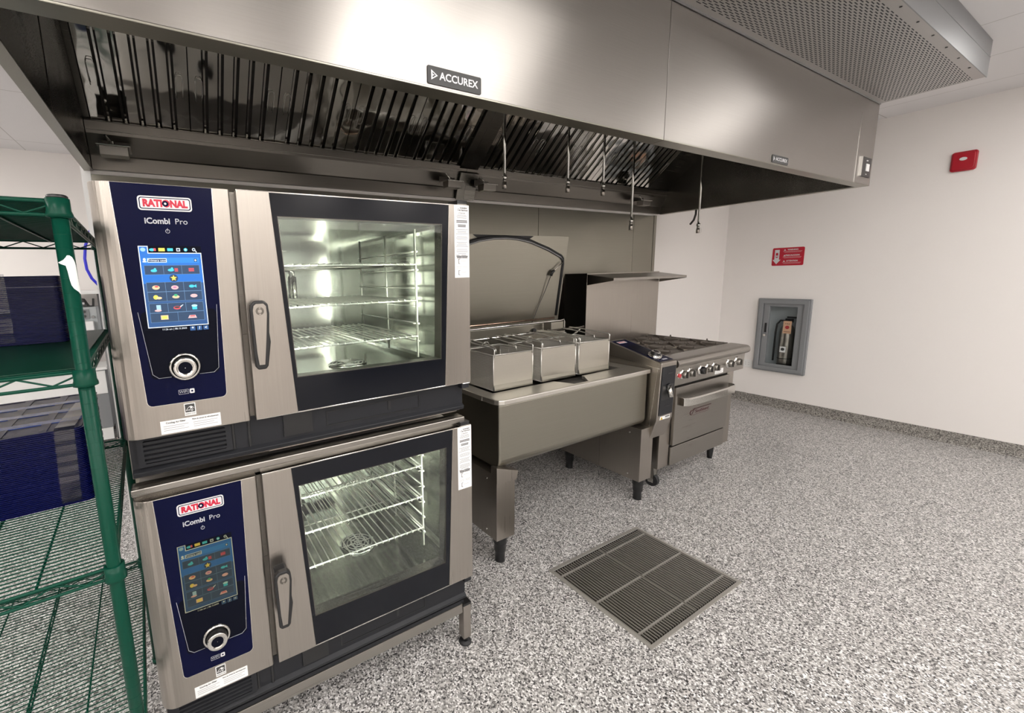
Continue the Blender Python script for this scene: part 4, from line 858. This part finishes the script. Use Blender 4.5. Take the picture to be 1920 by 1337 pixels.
# ------------------------------------------------------------------ floor drain with grate
dt = thing('floor_grate', 'large square stainless floor drain grate set in the flake floor', 'floor drain', (.95, -.1, 0))
ox = [(.5935, -.380), (1.3065, -.380), (1.3065, .1695), (.5935, .1695)]; ix = [(.612, -.364), (1.290, -.364), (1.290, .152), (.612, .152)]
b = MB(); b.ring(ox, ix, 'z', -.002, .003, 'barsteel'); b.ring([(.6115, -.3645), (1.2925, -.3645), (1.2925, .1525), (.6115, .1525)], [(.615, -.361), (1.289, -.361), (1.289, .149), (.615, .149)], 'z', -.11, -.002, 'drainbox'); obj('drain_frame', b, dt, .0008)
b = MB(); b.box(.6115, 1.2925, -.3645, .1525, -.13, -.11, 'drainbox'); obj('basin', b, dt)
for xa, xb in ((.6185, .944), (.955, 1.2855)):
    b = MB(); n = 20
    for i in range(n + 1):
        x = xa + (xb - xa) * i / n; b.box(x - .0015, x + .0015, -.358, .147, -.007, 0.0, 'barsteel')
    for y in (-.305, -.100, .104): b.box(xa, xb, y - .0035, y + .0035, -.006, .0015, 'barsteel')
    obj('bar_grate', b, dt)

# ------------------------------------------------------------------ right wall fittings
fc = thing('extinguisher_cabinet', 'grey recessed wall cabinet with a glass door, right of the range', 'cabinet', (XR, .735, .39))
yo0, yo1, zo0, zo1 = .518, .965, .388, 1.158
def xr_ring(b, oy0, oy1, oz0, oz1, t1, t2, xa, xb, m): b.ring([(oy0, oz0), (oy1, oz0), (oy1, oz1), (oy0, oz1)], [(oy0 + t1, oz0 + t2), (oy1 - t1, oz0 + t2), (oy1 - t1, oz1 - t2), (oy0 + t1, oz1 - t2)], 'x', xa, xb, m)
b = MB(); xr_ring(b, yo0, yo1, zo0, zo1, .05, .05, XR - .040, XR - .0005, 'cab'); xr_ring(b, yo0 + .012, yo1 - .012, zo0 + .012, zo1 - .012, .042, .042, XR - .052, XR - .04, 'cab'); obj('outer_frame', b, fc, .006)
b = MB(); xr_ring(b, yo0 + .052, yo1 - .052, zo0 + .052, zo1 - .052, .055, .03, XR - .034, XR - .014, 'cab'); cd = obj('cabinet_door', b, fc, .003)
b = MB(); b.box(XR - .026, XR - .024, yo0 + .105, yo1 - .105, zo0 + .08, zo1 - .08, 'clear'); obj('door_glass', b, cd)
b = MB(); b.box(XR - .04, XR - .034, .872, .888, .80, .90, 'black'); b.cyl((XR - .034, .88, .77), (XR - .052, .88, .77), .012, 'chrome'); obj('door_pull', b, cd)
b = MB(); xr_ring(b, .601, .919, .431, 1.119, .003, .003, XR - .012, XR + .139, 'cabin'); b.box(XR + .136, XR + .139, .604, .916, .434, 1.116, 'cabin'); obj('recess_box', b, fc)
fe = thing('fire_extinguisher', 'silver fire extinguisher with black hose inside the grey wall cabinet', 'fire extinguisher', (XR + .06, .72, .437))
ec = (XR + .062, .725)
b = MB(); b.lathe([(.001, .437), (.058, .437), (.062, .445), (.062, .80), (.058, .84), (.040, .875), (.018, .89), (.016, .91)], (ec[0], ec[1], 0), 'z', 'steel'); obj('cylinder', b, fe)
b = MB(); b.lathe([(.0630, .437), (.0632, .47), (.0628, .472)], (ec[0], ec[1], 0), 'z', 'black'); b.box(ec[0] - .015, ec[0] + .015, ec[1] - .04, ec[1] + .02, .91, .95, 'black'); b.box(ec[0] - .009, ec[0] + .009, ec[1] - .09, ec[1] + .01, .955, .97, 'black'); b.lathe([(.0633, .53), (.0633, .536)], (ec[0], ec[1], 0), 'z', 'black'); obj('valve_head', b, fe)
b = MB(); b.tube([(ec[0] - .02, ec[1] + .01, .925), (ec[0] - .04, ec[1] + .05, .93), (ec[0] - .045, ec[1] + .075, .89), (ec[0] - .045, ec[1] + .082, .80), (ec[0] - .045, ec[1] + .084, .50)], .009, 'black', 8); obj('hose', b, fe)
b = MB(); b.box(ec[0] - .074, ec[0] - .072, ec[1] - .058, ec[1] + .012, .80, .93, 'orange_tag'); b.text('FIRE', .02, (ec[0] - .0745, ec[1] - .023, .90), 'maroon', ux=(0, -1, 0), width=.04)
b.prism(circ(ec[1] - .023, .865, .018, 14), 'x', ec[0] - .0745, ec[0] - .0748, 'redled'); b.box(ec[0] - .0745, ec[0] - .074, ec[1] - .05, ec[1] + .004, .818, .822, 'maroon'); obj('inspection_tag', b, fe)
b = MB(); b.box(ec[0] - .0665, ec[0] - .0625, ec[1] - .025, ec[1] + .025, .60, .66, 'paper'); b.prism(circ(ec[1], .632, .016, 14), 'x', ec[0] - .0666, ec[0] - .0672, 'ink'); obj('label', b, fe)

sy0, sy1, sz0, sz1 = .631, .895, 1.494, 1.674
t = thing('warning_sign', 'red rectangular sign with white arrow above the extinguisher cabinet', 'sign', (XR, .76, 1.49))
b = MB(); pp = [(q[0], q[1]) for q in rrect(sy0, sy1, sz0, sz1, .012, 3)]; b.prism(pp, 'x', XR - .0005, XR - .003, 'signred'); pl_ = obj('sign_plate', b, t)
b = MB(); X = XR - .0032; ya = .855
b.prism([(ya - .02, 1.655), (ya + .02, 1.655), (ya + .02, 1.555), (ya + .035, 1.555), (ya, 1.510), (ya - .035, 1.555), (ya - .02, 1.555)], 'x', X, X - .0005, 'logowhite')
b.prism(rrect(ya - .010, ya + .010, 1.575, 1.625, .006, 2), 'x', X - .0005, X - .0009, 'signred')
b.box(X - .001, X - .0005, ya - .008, ya + .008, 1.585, 1.598, 'logowhite')
for k, s_ in enumerate(('WARNING', 'PRECAUCION', 'ATTENTION')):
    z = 1.652 - k * .056; b.text(s_, .020, (X - .0002, .725, z), 'logowhite', ux=(0, -1, 0), bold=.0006, align='CENTER', width=(.088, .115, .095)[k])
    b.prism([(.80, z - .008), (.782, z - .008), (.791, z + .008)], 'x', X, X - .0004, 'logowhite')
    for q in range(2): b.box(X - .0004, X, .650 + .006 * q, .805 - .01 * q, z - .0165 - q * .0095, z - .0150 - q * .0095, 'paper')
obj('sign_print', b, pl_)

t = thing('fire_alarm_strobe', 'square red fire alarm strobe high on the right wall', 'alarm', (XR, -.30, 2.18))
b = MB(); b.prism(rrect(-.368, -.236, 2.183, 2.330, .018, 4), 'x', XR - .0005, XR - .022, 'firered'); b.prism(rrect(-.360, -.244, 2.192, 2.321, .02, 4), 'x', XR - .022, XR - .032, 'firered'); bs = obj('housing', b, t, .005, 3)
b = MB(); b.prism(circ(-.300, 2.272, .020, 20, .013), 'x', XR - .032, XR - .041, 'strobe_lens'); obj('lens', b, bs, .003)

t = thing('wall_outlet', 'white wall outlet cover between the range and the grey cabinet', 'outlet', (XR, 1.03, .39))
b = MB(); b.prism(rrect(.985, 1.075, .392, .477, .006, 2), 'x', XR - .0005, XR - .006, 'white'); pt = obj('cover_plate', b, t, .002)
b = MB(); b.prism(rrect(1.005, 1.025, .415, .455, .003, 2), 'x', XR - .006, XR - .008, 'white'); b.prism(rrect(1.035, 1.055, .415, .455, .003, 2), 'x', XR - .006, XR - .008, 'white')
for y in (1.015, 1.045):
    for z in (.424, .446): b.box(XR - .0085, XR - .008, y - .004, y - .002, z - .004, z + .004, 'ink_grey'); b.box(XR - .0085, XR - .008, y + .002, y + .004, z - .004, z + .004, 'ink_grey')
obj('socket', b, pt)

# ------------------------------------------------------------------ green wire shelving
TH = radians(3.3); SX, SY = -1.057, -.245
rk = thing('wire_shelving', 'green epoxy wire shelving unit on the left, beside the ovens', 'shelf', (SX, SY, 0), rotz=TH)
LOC[rk] = Vector((0, 0, 0))          # parts below are given in the unit's own frame
DW, DL = -.61, .857
for (x, y) in ((0, 0), (DW, 0), (0, DL), (DW, DL)):
    b = MB(); b.lathe([(.001, 1.642), (.0135, 1.642), (.0155, 1.640), (.0155, 1.636), (.0135, 1.634)], (x, y, 0), 'z', 'black', 16); b.cyl((x, y, .018), (x, y, 1.635), .0126, 'green', n=18); b.lathe([(.001, .018), (.016, .018), (.016, 0), (.001, 0)], (x, y, 0), 'z', 'green', 16)
    z = 1.60
    while z > .05: b.lathe([(.0125, z), (.0131, z + .0005), (.0125, z + .001)], (x, y, 0), 'z', 'green', 16); z -= .0254
    obj('post', b, rk)
LV = [(1.634, True), (1.332, True), (.934, False), (.45, False)]
for li, (z, liner) in enumerate(LV):
    b = MB(); zl = z - .026
    edges = [((0, 0), (DW, 0)), ((0, DL), (DW, DL)), ((0, 0), (0, DL)), ((DW, 0), (DW, DL))]
    for (p, q) in edges:
        p = Vector((*p, 0)); q = Vector((*q, 0)); d = (q - p); n = max(4, int(d.length / .045))
        b.tube([p + Vector((0, 0, z - .003)), q + Vector((0, 0, z - .003))], .0034, 'green', 6); b.tube([p + Vector((0, 0, zl)), q + Vector((0, 0, zl))], .0034, 'green', 6)
        b.tube([p + d * (i / n) + Vector((0, 0, z - .005 if i % 2 == 0 else zl + .002)) for i in range(n + 1)], .002, 'green', 5)
    y = .012
    while y < DL - .005:
        b.tube([(0, y, z - .0005), (DW, y, z - .0005)], .00155, 'green', 5); y += .0143
    for x in (-.12, -.245, -.365, -.49):
        b.tube([(x, 0, z - .005), (x, DL, z - .005)], .0026, 'green', 5)
        if x == -.245 or x == -.49:
            b.tube([(x, 0, zl), (x, DL, zl)], .0026, 'green', 5); b.tube([(x, DL * i / 22, z - .006 if i % 2 else zl) for i in range(23)], .0018, 'green', 5)
    sh = obj('wire_shelf', b, rk, fix=False)
    for (x, y) in ((0, 0), (DW, 0), (0, DL), (DW, DL)): obj('corner_collar', MB().lathe([(.0135, z + .002), (.0175, z + .002), (.0175, z - .018), (.0195, z - .024), (.0195, z - .029), (.0135, z - .031)], (x, y, 0), 'z', 'green', 18), sh)
    if liner: b = MB(); b.box(DW + .012, -.012, .012, DL - .012, z + .0014, z + .0036, 'liner'); obj('shelf_liner', b, sh, .001)
b = MB(); rows = [(.036, 3, 18), (.033, -4, 34), (.028, -22, 44), (.024, -62, 50), (.021, -40, 52), (.018, -12, 54), (.008, -6, 56), (-.006, -2, 58), (-.016, 4, 60), (-.022, 16, 62), (-.028, 44, 64), (-.032, 58, 64)]
V = []; off = 8
for h, a0, a1 in rows:
    for k in range(7):
        a = radians(off + a0 + (a1 - a0) * k / 6); V.append((.0139 * sin(a), -.0139 * cos(a), 1.503 + h))
b.add(V, [(r * 7 + k, r * 7 + k + 1, r * 7 + k + 8, r * 7 + k + 7) for r in range(len(rows) - 1) for k in range(6)], 'white'); obj('torn_tape', b, rk, fix=False)

def rp(x, y, z):      # shelving frame to world
    return Vector((SX + x * cos(TH) - y * sin(TH), SY + x * sin(TH) + y * cos(TH), z))

# stacks of blue compartment trays
def tray_mesh(w_, d_):
    """tray with a lattice of compartment rims; origin at the front right corner"""
    b = MB(); t0, t1, t2 = 0, .0026, .0046
    b.prism(rrect(-w_ + .003, -.003, .003, d_ - .003, .012, 3), 'z', t0, t1, 'blue')
    out = rrect(-w_, 0, 0, d_, .014, 3); inn = rrect(-w_ + .012, -.012, .012, d_ - .012, .01, 3); b.ring(out, inn, 'z', t1 - .0009, t1 + .0006, 'blue'); 
    out = rrect(-w_ + .005, -.005, .005, d_ - .005, .012, 3); b.ring(out, inn, 'z', t1, t2, 'blue')
    for k in range(1, 4): b.box(-w_ + .01, -.01, d_ * k / 4 - .016, d_ * k / 4 + .016, t1, t2, 'rim_glare')  # lighter blue ribs: glare put into the colour
    for k in range(1, 5): b.box(-w_ * k / 5 - .010, -w_ * k / 5 + .010, .01, d_ - .01, t1, t2 - .0003, 'blue')
    return b
def stack(base, n, w_, d_, what, where, group, src=None):
    for i in range(n):
        o = None
        lab = ('topmost blue tray of the %s' if i == n - 1 else 'blue tray inside the tall wrapped %s') % where
        if src is None:
            src = obj('food_tray', tray_mesh(w_, d_)); o = src
        else: o = src.copy(); C.objects.link(o)
        jx = random.uniform(-.0012, .0012); p = base + Vector((jx, random.uniform(-.001, .001), .0048 * i)); o.location = p; o.rotation_euler = (0, 0, TH)
        tag(o, lab, 'tray', group)
    return src
random.seed(5)
s1 = stack(Vector((-1.132, .103, .9365)), 41, .42, .44, 'tray', 'stack on the third shelf', 'blue trays stacked on the third shelf')
stack(Vector((-1.158, .258, 1.3370)), 37, .42, .16, 'tray', 'stack on the second shelf', 'blue trays stacked on the second shelf')
def tape_strip(name, pts, wd, label, loc):
    b = MB(); V = []
    for p in pts: V += [Vector(p) + Vector((-wd / 2, 0, 0)), Vector(p) + Vector((wd / 2, 0, 0))]
    b.add(V, [(2 * i, 2 * i + 1, 2 * i + 3, 2 * i + 2) for i in range(len(pts) - 1)], 'tape', False)
    o = single(name, b, label, 'tape', loc)
    md = o.modifiers.new('thickness', 'SOLIDIFY'); md.thickness = .0003; return o
rnd = lambda: random.uniform(-.0015, .0015)
pts = [(-1.176 + i * .0005, .0975 + rnd(), .945 + i * .0135) for i in range(15)] + [(-1.170, .115 + k * .03, 1.1375 + rnd() * .5) for k in range(10)]
tape_strip('packing_tape', pts, .040, 'clear packing tape strip round the stack on the third shelf', (-1.17, .1, .94))
pts = [(-1.290, .2535 + rnd(), 1.345 + i * .0125) for i in range(15)]
tape_strip('packing_tape', pts, .045, 'clear packing tape strip on the stack of the second shelf', (-1.29, .25, 1.34))
# loose plastic film on the lower stack
b = MB(); nx, ny = 26, 26; V = []; random.seed(11)
for j in range(ny):
    for i in range(nx): V.append((-1.160 - .36 * i / (nx - 1), .105 + .41 * j / (ny - 1) , 1.1345 + random.random() * .0022 + .0015 * sin(i * .8) * sin(j * .6)))
b.add(V, [(j * nx + i, j * nx + i + 1, (j + 1) * nx + i + 1, (j + 1) * nx + i) for j in range(ny - 1) for i in range(nx - 1)], 'wrap', False)
single('plastic_film', b, 'crinkled clear plastic film over the top of the lower blue tray stack', 'plastic wrap', (-1.3, .3, 1.137))

# ------------------------------------------------------------------ things beyond the shelving
pb = thing('storage_rack', 'white two-level work rack on grey poles against the far wall', 'rack', (-2.0, 3.85, 0))
obj('top_board', MB().box(-2.6, -1.40, 3.60, 4.12, 1.410, 1.442, 'white'), pb, .003); obj('middle_board', MB().box(-2.55, -1.42, 3.64, 4.10, 1.0, 1.03, 'white'), pb, .003)
for x, y in ((-1.478, 3.685), (-2.52, 3.685), (-1.478, 4.06), (-2.52, 4.06)): obj('pole', MB().cyl((x, y, .02), (x, y, 1.41), .034, 'galv').lathe([(.045, .03), (.045, 0), (.001, 0)], (x, y, 0), 'z', 'chrome'), pb)
gb = thing('equipment_box', 'light grey control box with a dark panel on the far work rack', 'box', (-1.6, 3.8, 1.03))
gbb = obj('casing', MB().box(-1.78, -1.535, 3.72, 3.95, 1.031, 1.292, 'cabin'), gb, .004); obj('socket_panel', MB().box(-1.66, -1.590, 3.712, 3.72, 1.185, 1.272, 'cab').cyl((-1.625, 3.712, 1.25), (-1.625, 3.705, 1.25), .012, 'ink').cyl((-1.625, 3.712, 1.21), (-1.625, 3.705, 1.21), .012, 'ink'), gbb); obj('round_button', MB().cyl((-1.567, 3.72, 1.20), (-1.567, 3.708, 1.20), .014, 'ink_grey'), gbb)
ct = thing('white_carton', 'small white carton in front of the grey control box', 'box', (-1.62, 3.66, 1.03))
obj('carton_body', MB().box(-1.75, -1.562, 3.645, 3.71, 1.031, 1.165, 'paper'), ct, .003)
bk = thing('black_appliance', 'small black appliance standing on the light grey control box', 'appliance', (-1.62, 3.8, 1.292))  # unidentified black device, modelled only by its outline
b = MB(); b.prism([(-1.70, 1.293), (-1.595, 1.293), (-1.61, 1.320), (-1.63, 1.365), (-1.66, 1.372), (-1.70, 1.372)], 'y', 3.76, 3.88, 'ink'); b.prism([(-1.60, 1.293), (-1.555, 1.293), (-1.548, 1.365), (-1.560, 1.368), (-1.568, 1.303), (-1.60, 1.303)], 'y', 3.76, 3.80, 'ink'); b.box(-1.66, -1.62, 3.752, 3.76, 1.315, 1.335, 'paper'); obj('appliance_body', b, bk, .002)
cb = thing('storage_cabinet', 'white low cabinet under the far work rack', 'cabinet', (-1.85, 3.85, 0))
cbb = obj('shaded_carcass', MB().box(-2.42, -1.535, 3.74, 4.10, .13, .70, 'cab'), cb, .004); obj('worktop', MB().box(-2.44, -1.52, 3.71, 4.10, .70, .725, 'white'), cbb, .002); obj('drawer_front', MB().box(-2.42, -1.54, 3.73, 3.74, .47, .69, 'white'), cbb, .002); obj('kick_board', MB().box(-2.42, -1.54, 3.72, 3.74, .02, .13, 'white'), cbb)  # white cabinet; the grey lower part puts its shading into the colour
b = MB()
pts = [(-1.165, 1.42, 1.825), (-1.2, 1.42, 1.78), (-1.227, 1.42, 1.729), (-1.246, 1.42, 1.673), (-1.255, 1.42, 1.615), (-1.253, 1.42, 1.564), (-1.239, 1.42, 1.52), (-1.205, 1.42, 1.47)]
b.tube(pts, .0065, 'blue_hose', 8); single('blue_cable', b, 'bright blue cable hanging in a curve beside the upper oven', 'cable', (-1.25, 1.42, 1.4))
